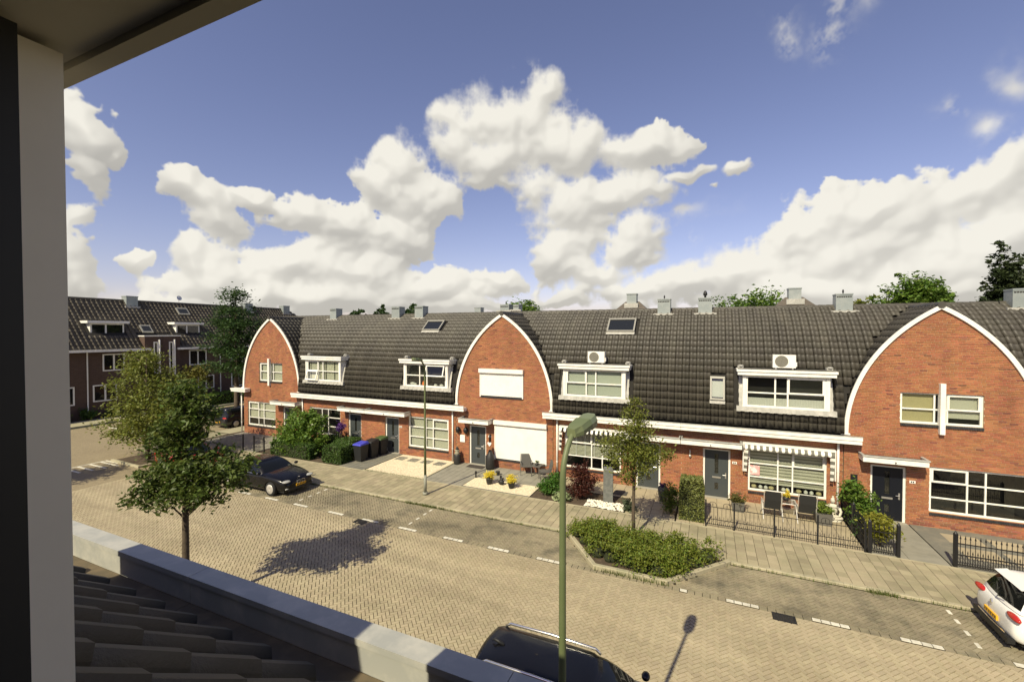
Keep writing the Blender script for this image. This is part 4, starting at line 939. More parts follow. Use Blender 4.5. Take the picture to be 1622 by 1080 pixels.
# ---------------------------------------------------------------- the row across the side street
def brickfar():
    m = bpy.data.materials.new('far_brick'); m.use_nodes = True; t = m.node_tree; L = t.links; b = t.nodes['Principled BSDF']; b.inputs['Roughness'].default_value = .9
    geo = N(t, 'ShaderNodeNewGeometry'); sp = N(t, 'ShaderNodeSeparateXYZ'); L.new(geo.outputs['Position'], sp.inputs[0]); cb = N(t, 'ShaderNodeCombineXYZ')
    L.new(math_n(t, 'ADD', sp.outputs[0], sp.outputs[1]), cb.inputs[0]); L.new(sp.outputs[2], cb.inputs[1])
    br = N(t, 'ShaderNodeTexBrick'); L.new(cb.outputs[0], br.inputs[0]); br.inputs['Scale'].default_value = 1; br.inputs['Brick Width'].default_value = .22; br.inputs['Row Height'].default_value = .0625
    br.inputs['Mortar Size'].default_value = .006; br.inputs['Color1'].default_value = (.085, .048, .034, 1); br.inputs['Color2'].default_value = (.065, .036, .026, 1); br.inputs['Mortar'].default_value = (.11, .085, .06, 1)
    L.new(br.outputs[0], b.inputs['Base Color']); return m
FARB = brickfar()
XF = -48.2; XR, ZR = -52.3, 10.45; XE, ZE = -47.85, 5.88
def far_window(h, y0, y1, z0, z1, x=XF, cols=1):
    b = MB(); fw = .1
    b.box(x - .02, x + .05, y0, y1, z1 - fw, z1).box(x - .02, x + .05, y0, y1, z0, z0 + fw).box(x - .019, x + .049, y0, y0 + fw, z0 + fw, z1 - fw).box(x - .019, x + .049, y1 - fw, y1, z0 + fw, z1 - fw)
    ys = [y0 + fw + (y1 - y0 - 2 * fw) * k / (cols + 1) for k in range(cols + 2)]
    for yy in ys[1:-1]: b.box(x - .018, x + .045, yy - .06, yy + .06, z0 + fw, z1 - fw)
    o = b.build('window', WHITE, h)
    for k in range(cols + 1): MB().box(x + .005, x + .012, ys[k], ys[k + 1], z0 + fw, z1 - fw).build('pane', glass('far_glass', (.02, .02, .018), .5), o)
    MB().box(x - .3, x - .28, y0, y1, z0, z1).build('curtain', BLIND, o)
def far_dormer(h, y0, y1):
    xf = -49.3; o = MB().box(xf - .1, xf + .04, y0 + .121, y1 - .121, 6.85, 6.949).build('dormer', WHITE, h)
    for a, b in ((y0, y0 + .12), (y1 - .12, y1)): MB().prism([(xf, 6.95), (xf, 8.2), (xf - 1.3, 8.2), (xf - .05, 6.95)], lambda p, q, s: (p, s, q), a, b).build('cheek', WHITE, o)
    MB().box(xf - 1.6, xf + .3, y0 - .3, y1 + .3, 8.2, 8.42).build('dormer_roof', WHITE, o)
    b = MB().box(xf - .02, xf + .05, y0 + .121, y1 - .121, 6.95, 7.08).box(xf - .02, xf + .05, y0 + .121, y1 - .121, 8.08, 8.199).box(xf - .019, xf + .045, (y0 + y1) / 2 - .2, (y0 + y1) / 2 - .08, 7.08, 8.08); b.build('window_frame', WHITE, o)
    MB().box(xf + .005, xf + .01, y0 + .12, y1 - .12, 7.08, 8.08).build('pane', glass('far_glass'), o); MB().box(xf - .5, xf - .48, y0 + .12, y1 - .12, 6.95, 8.2).build('dormer_room', DARKIN, o)
def far_house(label, y0, y1, hip=False, holes=()):
    h = thing('row_house', label, 'house', (XF, (y0 + y1) / 2, 0), group='row across the side street', world=True)
    MB().box(XF - 8, XF, y0, y1, -.05, 5.9).build('wall', FARB, h)
    ye = y1 - (4.2 if hip else 0)
    r = MB(); r.add([(XE, y0, ZE), (XE, y1, ZE), (XR, ye, ZR), (XR, y0, ZR), (XR - 4.5, y0, ZE), (XR - 4.5, y1, ZE)], [(0, 1, 2, 3), (3, 2, 5, 4), (1, 5, 2), (0, 3, 4)]); r.build('roof', DECK, h)
    t = np.array([XR - XE, 0, ZR - ZE]); L = np.linalg.norm(t); t /= L; nrm = np.array([-t[2], 0, t[0]]) * -1
    wd, gz = .36, .4; out = []; s = 0
    while s < L - .1:
        y = y0 + wd / 2
        while y < y1:
            p = np.array([XE, y, ZE]) + t * s
            if not any(a < y < b and c < p[2] < d for a, b, c, d in holes) and not (hip and y > y1 - s / L * 4.2):
                out.append(frame4(p + nrm * .02, np.array([0, wd / .3, 0]), t * 1.25, nrm * 1.6))
            y += wd
        s += gz
    lay_tiles(h, out, TILEF, 0)
    b = MB().tube([(XR, y0, ZR + .03), (XR, ye, ZR + .03)], .13, 8); b.build('ridge_tiles', TILED, h)
    return h
B0, B1 = 23.5, 26.5
ha = far_house('shaded brick row house at the left edge, dormer and chimney', 8.0, 24.95, False, [(20.0, 22.8, 6.75, 8.4), (23.4, 24.95, 5, 7.1)])
hb_ = far_house('shaded brick row house behind the dark tree, with skylight', 24.95, 37.0, False, [(26.8, 29.4, 6.75, 8.4), (24.95, 26.5, 5, 7.1)])
hc_ = far_house('hipped end house of the far brick row', 37.0, 46.5, True)
for h, a, b in ((ha, B0, 24.945), (hb_, 24.955, B1)):
    MB().box(XF - 3, XF + .35, a, b, -.05, 7.0).build('stair_bay', FARB, h)
    MB().box(XF - 3.02, XF + .42, a - (.06 if h is ha else 0), b + (.06 if h is hb_ else 0), 7.001, 7.1).build('bay_coping', WHITE, h)
for h, y in ((ha, 24.45), (hb_, 25.75)):
    far_window(h, y - .25, y + .12, 3.5, 6.5, XF + .36, 0); MB().box(XF + .36, XF + .62, y + .121, y + .2, 3.3, 6.7).build('fin', WHITE, h)
MB().box(XE - .05, XE + .25, 8, 23.9, 5.7, 5.9).build('gutter', WHITE, ha); MB().box(XE - .05, XE + .25, 26.2, 36.9, 5.7, 5.9).build('gutter', WHITE, hb_); MB().box(XE - .05, XE + .25, 37.0, 46.6, 5.7, 5.9).build('gutter', WHITE, hc_)
far_window(ha, 20.5, 22.1, 4.0, 5.5); far_window(ha, 19.8, 21.5, 1.4, 2.85); far_window(ha, 16.6, 18.6, 1.3, 2.85); far_window(ha, 16.0, 17.6, 4.0, 5.5)
far_window(hb_, 27.5, 29.2, 4.05, 5.6); far_window(hb_, 28.3, 29.95, 1.5, 2.9); far_window(hb_, 31.8, 33.4, 4.05, 5.6); far_window(hb_, 31.8, 33.4, 1.4, 2.9)
for h, y in ((ha, 19.45), (hb_, 30.6)): MB().tube([(XF + .06, y, .2), (XF + .06, y, 5.7)], .05, 8).build('downpipe', WHITE, h)
far_dormer(ha, 20.15, 22.6); far_dormer(hb_, 26.95, 29.2)
def far_sky(h, y0, y1, z0, z1):
    t = Vector((XR - XE, 0, ZR - ZE)).normalized(); n = Vector((-t.z, 0, t.x)) * -1
    def P(z, y, d): p = Vector((XE, y, ZE)) + t * ((z - ZE) / t.z) + n * d; return p
    o = MB().add([P(z0, y0, .05), P(z0, y1, .05), P(z1, y1, .05), P(z1, y0, .05), P(z0, y0, .16), P(z0, y1, .16), P(z1, y1, .16), P(z1, y0, .16)], [(0,3,2,1),(4,5,6,7),(0,1,5,4),(1,2,6,5),(2,3,7,6),(3,0,4,7)]).build('roof_window', mat('grey_window_frame', (.3, .29, .25)), h)
    MB().add([P(z0 + .1, y0 + .1, .165), P(z0 + .1, y1 - .1, .165), P(z1 - .1, y1 - .1, .165), P(z1 - .1, y0 + .1, .165)], [(0, 1, 2, 3)]).build('pane', glass('skylight_glass', (.02, .022, .024), .75), o)
far_sky(ha, 24.0, 24.9, 7.3, 8.0); far_sky(hb_, 28.2, 29.3, 9.2, 9.9)
def far_chimney(h, y): o = MB().box(XR - .3, XR + .55, y, y + .95, 9.6, 10.85).box(XR - .33, XR + .58, y - .03, y + .98, 10.851, 10.95).build('chimney', ZINC, h); MB().box(XR + .56, XR + .7, y - .15, y + 1.1, 9.75, 9.95).build('lead_apron', LEAD, o)
far_chimney(ha, 23.95); far_chimney(hc_, 41.3); far_chimney(hb_, 36.0)
t = thing('satellite_dish', 'small satellite dish on the ridge of the far left row', 'satellite dish', (XR, 28.9, ZR + .1))
MB().tube([(0, 0, 0), (0, 0, .5)], .03, 6).build('mast', STEEL, t); MB().lathe([(.02, 0), (.15, .03), (.26, .1), (.25, .11), (.14, .05), (.02, .02)], (0, 0, 0), 14).build('dish', STEEL, t, True).matrix_basis = Matrix.Translation((0, 0, .5)) @ Matrix.Rotation(R(70), 4, 'Y')
patch('far_front_gardens', XF, -47.2, 8, 46, SOIL, .05)
MB().box(-31.6, -31.05, 18.0, 30, -.05, .06).build('side_border', SOIL, kind='structure')
# houses whose roofs peek over the ridge
def back_house(label, x, y, w_=9, zr=9.7):
    h = thing('back_house', label, 'house', (x, y, 0), group='houses behind the terrace', world=True)
    MB().box(x - w_ / 2, x + w_ / 2, y - 4, y + 4, -.05, 5.6).build('wall', FARB, h)
    hw = w_ / 2 + .3; r = .5
    MB().add([(x - hw, y - 4.4, 5.5), (x + hw, y - 4.4, 5.5), (x + hw, y + 4.4, 5.5), (x - hw, y + 4.4, 5.5), (x - r, y, zr), (x + r, y, zr)], [(0, 1, 5, 4), (1, 2, 5), (2, 3, 4, 5), (3, 0, 4)]).build('roof', mat('brown_roof', (.09, .075, .06), .7, var=.1, c2=(.12, .1, .08), mixs=4), h)
    o = MB().box(x - .35, x + .35, y - .4, y + .3, zr - .4, zr + .5).box(x - .38, x + .38, y - .43, y + .33, zr + .501, zr + .58).build('chimney', ZINC, h); MB().box(x - .5, x + .5, y - .6, y - .401, zr - .5, zr - .15).build('lead_apron', LEAD, o)
back_house('hipped brown roof with chimney peeking over the middle ridge', -5.25, 34)
back_house('hipped brown roof with chimney peeking over the right-hand ridge', 5.1, 34)
back_house('brown roof just over the ridge beyond the mid chimneys', -21.5, 40, 12, 9.35)

# ---------------------------------------------------------------- the house we look out from
own = thing('own_house', 'house in the foreground: white window jamb, soffit, gutter and dark tiled roof', 'house', (0, 0, 0), world=True)
JAMB = mat('jamb_paint', (.95, .88, .72), .5, c2=(.88, .81, .66), mixs=2)
DARKF = mat('dark_casement', (.03, .029, .027), .5)
MB().box(-1.42, -1.15, .365, .437, 5.9, 7.94).build('window_jamb', JAMB, own)
MB().box(-1.3, -1.11, .05, .362, 6.0, 7.94).build('casement', DARKF, own)
MB().box(1.2, 1.6, .365, .44, 5.9, 7.94).build('window_jamb', JAMB, own)
MB().box(-1.15, 1.2, .36, .46, 6.1, 6.45).build('window_sill', JAMB, own)
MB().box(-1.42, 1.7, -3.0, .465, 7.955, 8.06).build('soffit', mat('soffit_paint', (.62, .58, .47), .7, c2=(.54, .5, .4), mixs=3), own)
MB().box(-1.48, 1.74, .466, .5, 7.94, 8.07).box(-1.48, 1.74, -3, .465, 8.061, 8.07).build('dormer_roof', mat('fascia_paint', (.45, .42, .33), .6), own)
MB().box(-1.42, -1.3, -3.0, .36, 5.9, 7.95).box(1.5, 1.62, -3.0, .36, 5.9, 7.95).build('dormer_cheek', ZINC, own)
GZ = 5.85
# gutter: outer wall with a broad capping, floor, inner wall
def gut(x0, x1):
    o = MB().box(x0, x1, 1.69, 1.82, GZ - .035, GZ).box(x0, x1, 1.70, 1.74, GZ - .17, GZ - .0355).box(x0, x1, 1.741, 1.80, GZ - .3, GZ - .0355).build('gutter', ZINCG, own)
    MB().box(x0, x1, 1.38, 1.699, GZ - .19, GZ - .172).build('gutter_floor', mat('gutter_floor', (.10, .08, .05), .8, c2=(.16, .12, .07), mixs=6), o)
for k in range(9): gut(-14 + k * 2.2, -14 + k * 2.2 + 2.196)
OT, OF = tile_local(.3, .42, .028)
def ownroof():
    sl = R(38); t = np.array([0, -math.cos(sl), math.sin(sl)]); n = np.array([0, math.sin(sl), math.cos(sl)])
    base = np.array([0, 1.46, GZ - .1]); me = npmesh('roof_tile', OT, OF, mat('own_roof_tile', (.022, .019, .016), .6, var=.3, c2=(.035, .03, .024), mixs=5, fine=.15, bump=.25, bs=60), True)
    b = MB(); b.add([(-14, 1.5, GZ - .2), (6, 1.5, GZ - .2), (6, -3.3, GZ + 3.52), (-14, -3.3, GZ + 3.52)], [(0, 1, 2, 3)]); b.add([(-14, -3.3, GZ + 3.52), (6, -3.3, GZ + 3.52), (6, -8.2, GZ - .2), (-14, -8.2, GZ - .2)], [(0, 1, 2, 3)]); b.build('roof_underlay', DECK, own)
    rest = []
    for r in range(11):
        for k in range(40):
            x = -12.3 + k * .3
            if (r > 3 and -4.4 < x < -1.8) or (r > 3 and -1.45 < x < 1.8): continue
            if x > 1.5: continue
            p = base + t * (r * .345) + n * .02; p[0] = x
            if x < -6 and r > 5: continue
            o = link('roof_tile', me, own); o.matrix_basis = Matrix(frame4(p, np.array([-1., 0, 0]), t, n).tolist())
ownroof()
MB().box(-14, 6, 1.3, 1.37, -.05, GZ - .2).box(-14, 6, -8.2, -8.1, -.05, GZ - .2).build('wall', FARB, own)
MB().box(-4.05, -2.04, -3, .4, 5.9, 7.9).build('neighbour_dormer', ZINC, own); MB().box(-4.08, -2.02, -2.5, .45, 7.901, 8.0).build('neighbour_dormer_roof', WHITE, own)

# ---------------------------------------------------------------- street lamps
def lamp(label, loc, rz):
    t = thing('street_lamp', label, 'street lamp', loc, rz, 'green street lamps')
    MB().tube([(0, 0, 0), (0, 0, .12)], .115, 14).tube([(0, 0, .12), (0, 0, .9)], .068, 14).build('base', mat('lamp_base', (.25, .25, .2), .7), t, True)
    pts = [(0, 0, .9), (0, 0, 3), (0, 0, 5.55)] + [(0, .6 * (1 - math.cos(R(a))), 5.55 + .6 * math.sin(R(a))) for a in range(10, 70, 9)]
    MB().tube(pts, [.055, .047, .039] + [.037 - .0007 * k for k in range(len(pts) - 3)], 14).build('pole', LAMPG, t, True)
    e = Vector(pts[-1]); hd = MB()
    def sec(y, z, w_, h): return [(-w_, y, z - h), (w_, y, z - h), (w_, y, z), (w_ * .72, y, z + .06), (-w_ * .72, y, z + .06), (-w_, y, z)]
    secs = [sec(e.y - .1, e.z - .02, .06, .04), sec(e.y + .02, e.z + .01, .12, .055), sec(e.y + .26, e.z + .055, .135, .06), ]
    vs = sum(secs, []); n = 6
    hd.add(vs, [tuple(range(n))[::-1], tuple(range(2 * n, 3 * n))] + [(i * n + k, i * n + (k + 1) % n, (i + 1) * n + (k + 1) % n, (i + 1) * n + k) for i in range(2) for k in range(n)])
    hd.build('head', LAMPG, t)
    s2 = [sec(e.y + .27, e.z + .04, .128, .07), sec(e.y + .46, e.z + .075, .12, .08), sec(e.y + .53, e.z + .08, .07, .05)]; vs = sum(s2, []); h2_ = MB()
    h2_.add(vs, [tuple(range(n))[::-1], tuple(range(2 * n, 3 * n))] + [(i * n + k, i * n + (k + 1) % n, (i + 1) * n + (k + 1) % n, (i + 1) * n + k) for i in range(2) for k in range(n)])
    h2_.build('lamp_cover', mat('lamp_cover', (.14, .165, .085), .4), t)
    return t
L1 = lamp('tall green street lamp close to the window, arm towards the terrace', (-1.6, 5.1, .06), R(-9))
lamp('green street lamp on the far pavement before the gravel garden', (-11.62, 16.45, .08), math.pi)
# ---------------------------------------------------------------- vegetation
def leafcloud(blobs, n, size, seed, clump=.22, per=26, up=.55, shell=.45):
    """leaf quads gathered in clumps through ellipsoids (x,y,z,rx,ry,rz,weight)"""
    rr = np.random.RandomState(seed); W = np.array([b[6] for b in blobs], float); W /= W.sum(); C = []
    nc = max(3, int(n / per))
    for b, k in zip(blobs, rr.multinomial(nc, W)):
        d = rr.normal(size=(k, 3)); d /= np.linalg.norm(d, axis=1)[:, None]; r = rr.rand(k) ** shell
        r *= 1 + .22 * np.sin(d[:, 0] * 5 + seed) * np.cos(d[:, 2] * 4 + seed * 2) + rr.normal(0, .07, k)
        C.append(np.array(b[:3]) + d * r[:, None] * np.array(b[3:6]))
    C = np.concatenate(C); m = len(C)
    cs = clump * rr.uniform(.5, 1.4, m)
    idx = np.repeat(np.arange(m), per); P = C[idx] + rr.normal(size=(len(idx), 3)) * (cs[idx])[:, None] * np.array([1, 1, .65])
    k = len(P); nr = rr.normal(size=(k, 3)); nr[:, 2] = np.abs(nr[:, 2]) + up; nr /= np.linalg.norm(nr, axis=1)[:, None]
    a = np.cross(nr, rr.normal(size=(k, 3))); a /= np.linalg.norm(a, axis=1)[:, None]; b_ = np.cross(nr, a); s = size * rr.uniform(.6, 1.35, k)[:, None]
    V = np.stack([P - a * s * .55, P + b_ * s * .3 + nr * s * .06, P + a * s * .6, P - b_ * s * .3 + nr * s * .06], 1).reshape(-1, 3)
    F = np.arange(4 * k).reshape(-1, 4); return V, F, C
def crown(parent, blobs, n, size, m, seed, name='crown', **k):
    V, F, C = leafcloud(blobs, n, size, seed, **k); return link(name, npmesh(name, V, F, m), parent), C
def tree(name, label, loc, trunk_h, r0, blobs, n, size, m, seed, cat='tree', group=None, lean=(0, 0), limbs=9, bark=BARK, **k):
    t = thing(name, label, cat, loc, 0, group); rr = random.Random(seed)
    top = (lean[0], lean[1], trunk_h); zt = max(b[2] + b[5] * .6 for b in blobs)
    pts = [(0, 0, -.05), (lean[0] * .3 + rr.uniform(-.04, .04), lean[1] * .3, trunk_h * .45), top, (lean[0] * 1.2, lean[1] * 1.2, (trunk_h + zt) / 2), (lean[0] * 1.3, lean[1] * 1.3, zt)]
    MB().tube(pts, [r0 * 1.25, r0, r0 * .85, r0 * .45, r0 * .12], 9).build('trunk', bark, t, True)
    o, C = crown(t, blobs, n, size, m, seed, **k)
    b = MB(); sel = [C[rr.randrange(len(C))] for _ in range(limbs * 3)]
    for i, c in enumerate(sel):
        s = Vector((lean[0] * 1.1, lean[1] * 1.1, min(max(trunk_h * .85, c[2] - (abs(c[0]) + abs(c[1])) * rr.uniform(.45, .8)), zt - .2))); c = Vector(c); mid = s.lerp(c, .5) + Vector((0, 0, .1))
        b.tube([s, mid, c], [r0 * .33, r0 * .2, r0 * .06], 5, False)
    b.build('limbs', bark, t, True)
    return t
LF1 = leafmat('maple', (.085, .12, .022)); LF2 = leafmat('street', (.165, .185, .032)); LF3 = leafmat('dark', (.045, .085, .022)); LF4 = leafmat('hedge', (.065, .12, .022)); LF5 = leafmat('bush', (.12, .2, .028)); LF6 = leafmat('yellow', (.27, .27, .035)); LF7 = leafmat('acer', (.075, .022, .014), hue=.02); LF8 = leafmat('far', (.05, .085, .025)); LF9 = leafmat('bed', (.16, .2, .028), hue=.06); LFA = leafmat('poplar', (.05, .07, .026)); LFB = leafmat('grassy', (.07, .16, .02)); LFY = leafmat('flower', (.75, .62, .06), hue=.03)
tree('street_tree', 'leafy street tree nearest the window, bare trunk rising behind the gutter', (-12.6, 7.05, 0), 2.9, .085,
     [(-.35, 0, 3.3, 1.2, 1.0, .42, 2.4), (.7, .15, 3.4, 1.0, .9, .42, 2), (1.45, .3, 3.8, .6, .6, .34, .8), (-1.25, 0, 3.55, .45, .5, .15, .25), (-.35, .1, 4.45, .75, .65, .36, 1.2), (.05, .1, 5.0, .8, .7, .5, 1.7), (-.1, .1, 5.75, .5, .5, .45, .7), (-.35, 0, 3.85, .8, .7, .25, .9), (.7, .1, 3.95, .7, .7, .28, .9)], 12500, .115, LF1, 3, group='street trees', clump=.15, per=40)
tree('street_tree', 'pale green spreading tree on the corner bed, crown low to the ground', (-29.6, 14.6, .05), 1.0, .12,
     [(-.6, 0, 1.7, 3.0, 1.6, .75, 2.4), (.8, .4, 2.9, 2.6, 2.0, 1.1, 3), (-.3, .3, 4.3, 2.0, 1.8, 1.0, 2), (-.9, .4, 5.5, 1.1, 1.0, .7, .9), (2.4, .3, 2.0, 1.4, 1.2, .9, 1)], 17000, .15, LF2, 5, group='street trees', clump=.28, per=44)
tree('street_tree', 'young street tree in the planted bed before the terrace', (-2.38, 16.0, .07), 2.1, .06,
     [(0, 0, 2.9, 1.05, 1.0, .75, 3), (-.55, 0, 3.3, .75, .75, .4, 1.2), (.5, 0, 3.1, .75, .75, .45, 1.2), (0, 0, 3.9, .7, .65, .6, 1.6), (0, 0, 4.6, .35, .35, .45, .5)], 9500, .08, LF2, 8, group='street trees', clump=.14, per=40)
tree('street_tree', 'tree on our side beyond the window jamb, only its shadow in view', (-30.6, 6.9, .05), 2.8, .09, [(0, 0, 4.0, 1.8, 1.5, .9, 2), (0, 0, 5.2, 1.2, 1.1, .7, 1)], 3500, .16, LF1, 9, group='street trees', clump=.3)
layers = [(0, 0, 10.2, .9, .8, .35, .5), (.7, 0, 10.6, .9, .5, .25, .3), (-.9, 0, 10.7, .8, .5, .2, .25), (0, .2, 9.2, 1.9, 1.6, .5, 1.4), (-.9, 0, 8.2, 1.8, 1.6, .5, 1.6), (.9, 0, 8.0, 2.0, 1.6, .55, 1.6), (0, 0, 7.0, 2.7, 2.0, .55, 2), (-1.3, .2, 6.0, 2.2, 1.8, .5, 1.6), (1.2, 0, 5.7, 2.3, 1.8, .55, 1.6), (-.6, 0, 4.6, 2.4, 2.0, .5, 1.5), (1.5, 0, 4.2, 1.6, 1.5, .5, 1)]
tree('cedar_tree', 'tall dark tree with tiered branches before the far left row', (-36.0, 24.2, 0), 3.5, .2, layers, 12000, .2, LF3, 12, clump=.3, up=1.2)
def bgtree(label, x, y, z, rx, rz, m, seed, n=3500, size=.42, cat='tree', tall=False):
    bl = [(0, 0, z, rx, rx * .8, rz, 2)] + [(random.uniform(-.6, .6) * rx, 0, z + random.uniform(-.5, .45) * rz, rx * .55, rx * .5, rz * .5, .8) for _ in range(5)]
    return tree('background_tree', label, (x, y, 0), max(2, z - rz), .25, bl, int(n * 2.4), size, m, seed, group='trees behind the terrace', clump=rx * .11, limbs=6, shell=.35)
bgtree('round green tree behind the middle gable ridge', -22.0, 53, 9.2, 2.7, 2.7, LF5, 21, size=.3, n=5000)
bgtree('broad tree crown behind the roof left of the chimney pair', 4.0, 52, 8.7, 4.0, 2.9, LF5, 22, n=5000, size=.32)
bgtree('bushy tree rising behind the right-hand gable', 17.4, 52, 9.9, 2.7, 2.8, LF5, 23, n=6000, size=.3)
bgtree('pale yellow-green tree beside the bushy one at right', 15.0, 55, 8.6, 2.6, 2.3, LF2, 24, n=2500)
bgtree('tall dark poplar at the right edge, left of the pair', 23.3, 52, 10.0, 1.35, 4.9, LFA, 25, n=8000, size=.3)
bgtree('tall dark poplar at the very right edge', 26.2, 53, 10.0, 1.4, 5.1, LFA, 26, n=8000, size=.3)
bgtree('small dark conifer tip over the left ridge', -39.5, 46, 8.8, 1.1, 2.5, LF3, 27, n=1800)
bgtree('low tree tip beside the left chimney', -43.5, 46, 8.2, 1.8, 2.3, LF3, 28, n=1600)
bgtree('tree tip between the two grey chimneys at left', -34.0, 46, 9.0, 1.6, 2.0, LF3, 29, n=1600)
bgtree('bushy tree top left of the right-hand chimney pair', 20.5, 53, 8.0, 2.0, 2.2, LF4, 30, n=2200)
def shrub(name, label, loc, blobs, n, size, m, seed, cat='shrub', group=None, core=True, **k):
    t = thing(name, label, cat, loc, 0, group); crown(t, blobs, n, size, m, seed, 'foliage', **k)
    b = MB()
    for i in range(6):
        c = blobs[i % len(blobs)]; b.tube([(c[0] * .4, c[1] * .4, -.02), (c[0] + c[3] * .4 * math.cos(i), c[1] + c[4] * .4 * math.sin(i), c[2] + c[5] * .3)], [.025, .008], 5)
    b.build('stems', BARK, t); return t
def hedge(name, label, x0, x1, y0, y1, h, n, size, m, seed, z0=.07, dark=True):
    t = thing(name, label, 'hedge', ((x0 + x1) / 2, (y0 + y1) / 2, z0)); rr = np.random.RandomState(seed); a, b = (x1 - x0) / 2, (y1 - y0) / 2
    P = np.stack([rr.uniform(-a, a, n), rr.uniform(-b, b, n), rr.uniform(.02, h, n)], -1)
    f = rr.randint(0, 4, n); ins = np.abs(rr.normal(0, .05, n)); rd = rr.uniform(-.03, .05, n)
    P[f == 0, 1] = -b + ins[f == 0]; P[f == 1, 2] = h - ins[f == 1] * .7 + rd[f == 1]; P[f == 2, 0] = a - ins[f == 2]; P[f == 3, 0] = -a + ins[f == 3]
    lim = 1 - np.clip((P[:, 2] - h * .8) / (h * .2), 0, 1) * .12; P[:, 0] *= lim; P[:, 1] *= lim
    nr = rr.normal(size=(n, 3)) * .8 + np.array([0, -.35, .5]); nr /= np.linalg.norm(nr, axis=1)[:, None]; aa = np.cross(nr, rr.normal(size=(n, 3))); aa /= np.linalg.norm(aa, axis=1)[:, None]; bb = np.cross(nr, aa); s = size * rr.uniform(.6, 1.3, n)[:, None]
    V = np.stack([P - aa * s * .55, P + bb * s * .32, P + aa * s * .55, P - bb * s * .32], 1).reshape(-1, 3)
    link('foliage', npmesh('foliage', V, np.arange(4 * n).reshape(-1, 4), m), t)
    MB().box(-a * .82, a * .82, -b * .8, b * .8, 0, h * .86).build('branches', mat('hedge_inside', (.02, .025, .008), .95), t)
    return t
shrub('laurel_bush', 'big glossy leafy bush hiding the corner house door', (-22.4, 19.2, .06), [(0, 0, 1.35, 1.75, .95, 1.1, 3), (-.9, -.1, .7, .95, .8, .65, 1), (.9, -.1, .65, .9, .7, .6, 1), (.2, .1, 2.0, 1.3, .8, .6, 1.2), (-.3, -.55, .85, 1.5, .5, .7, 1.6)], 12000, .15, LF5, 31, clump=.13, shell=.3)
hedge('hedge', 'low clipped hedge along the foot of the big leafy bush', -24.0, -20.8, 18.15, 18.75, .85, 3800, .08, LF4, 32)
hedge('hedge', 'rounded clipped hedge in front of the bins', -19.85, -18.45, 18.2, 19.4, .95, 3600, .08, LF4, 33)
hedge('hedge', 'low hedge running back beside the bins to the door', -20.6, -19.3, 19.6, 21.0, .85, 2200, .09, LF4, 34)
hedge('hedge', 'tall variegated clipped hedge beside the iron-fenced terrace', -1.0, -.1, 18.25, 18.95, 1.62, 5200, .07, leafmat('variegated', (.19, .21, .06), var=.9), 35)
shrub('leafy_shrub', 'green shrub standing beside the navy door', (5.15, 20.3, .08), [(0, 0, 1.15, .55, .5, .42, 2), (.2, -.1, .75, .5, .45, .35, 1), (-.15, 0, 1.5, .32, .3, .25, .7)], 2600, .11, LF5, 36, clump=.1)
shrub('golden_shrub', 'yellow-green rounded shrub behind the spiked gate fence', (5.35, 18.75, .08), [(0, 0, .78, .5, .42, .3, 2), (.1, 0, .5, .45, .38, .28, 1)], 2600, .085, LF6, 37, clump=.08)
shrub('golden_shrub', 'dark ivy growing on the iron side fence', (4.98, 19.5, .08), [(0, 0, .45, .12, .9, .42, 2)], 900, .07, LF4, 38, clump=.08)
shrub('red_maple', 'dark red maple shrub before the louvred window', (-5.05, 19.0, .07), [(0, 0, .75, .72, .6, .55, 2), (0, 0, 1.2, .45, .4, .35, 1), (-.2, -.1, .4, .7, .5, .3, 1)], 4500, .085, LF7, 39, clump=.1)
shrub('grassy_shrub', 'bright feathery green shrub beside the patio chairs', (-6.55, 18.75, .07), [(0, 0, .4, .5, .5, .35, 2), (.2, .3, .6, .35, .4, .3, 1)], 2600, .085, LFB, 40, clump=.09, up=.1)
shrub('hosta', 'pale variegated leafy plant at the foot of the red maple', (-5.75, 18.35, .07), [(0, 0, .18, .4, .22, .14, 1)], 350, .13, leafmat('hosta', (.3, .36, .18)), 41, clump=.1)
shrub('lavender', 'small grey-green tuft at the edge of the white cobbles', (-2.95, 18.35, .07), [(0, 0, .22, .28, .24, .2, 1)], 800, .07, leafmat('grey', (.09, .12, .06)), 42, clump=.07)
shrub('flower_shrub', 'yellow-green flowering plants between pot and tall hedge', (-1.35, 18.75, .07), [(0, 0, .5, .35, .4, .42, 1), (0, .3, .85, .28, .3, .25, .7)], 2200, .07, leafmat('mixed', (.14, .18, .03), hue=.1), 43, clump=.08)
shrub('purple_flowers', 'purple flowering basket plant before the corner window', (-20.75, 20.5, .06), [(0, 0, 1.5, .3, .25, .28, 1)], 900, .07, leafmat('purple', (.1, .03, .2), hue=.05), 44, clump=.08)
shrub('leafy_shrub', 'dark shrubs below the purple flowers', (-21.1, 20.3, .06), [(0, 0, .6, .7, .5, .55, 1)], 1800, .09, LF4, 45, clump=.1)
# planted bed: one mass of low shrubs
P = []
rr = np.random.RandomState(46)
while len(P) < 150:
    x, y = rr.uniform(-4.6, .5), rr.uniform(13.7, 15.85)
    if -4.45 + (15.4 - y) * .8 < x < .34 - (15.5 - y) * .8: P.append((x, y, rr.uniform(.2, .52), rr.uniform(.22, .34), rr.uniform(.22, .34), rr.uniform(.18, .28), 1))
V, F, C = leafcloud(P, 34000, .07, 46, clump=.09, per=22)
link('bed_shrubs', npmesh('bed_shrubs', V, F, LF9), None, 'low mass of green shrubs filling the planted bed', 'shrubs', kind='stuff')
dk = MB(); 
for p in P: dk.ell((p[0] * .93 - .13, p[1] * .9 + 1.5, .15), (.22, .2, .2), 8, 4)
dk.build('bed_branches', mat('hedge_inside', (.02, .025, .008), .95), bpy.data.objects['planting_bed'], kind='stuff')
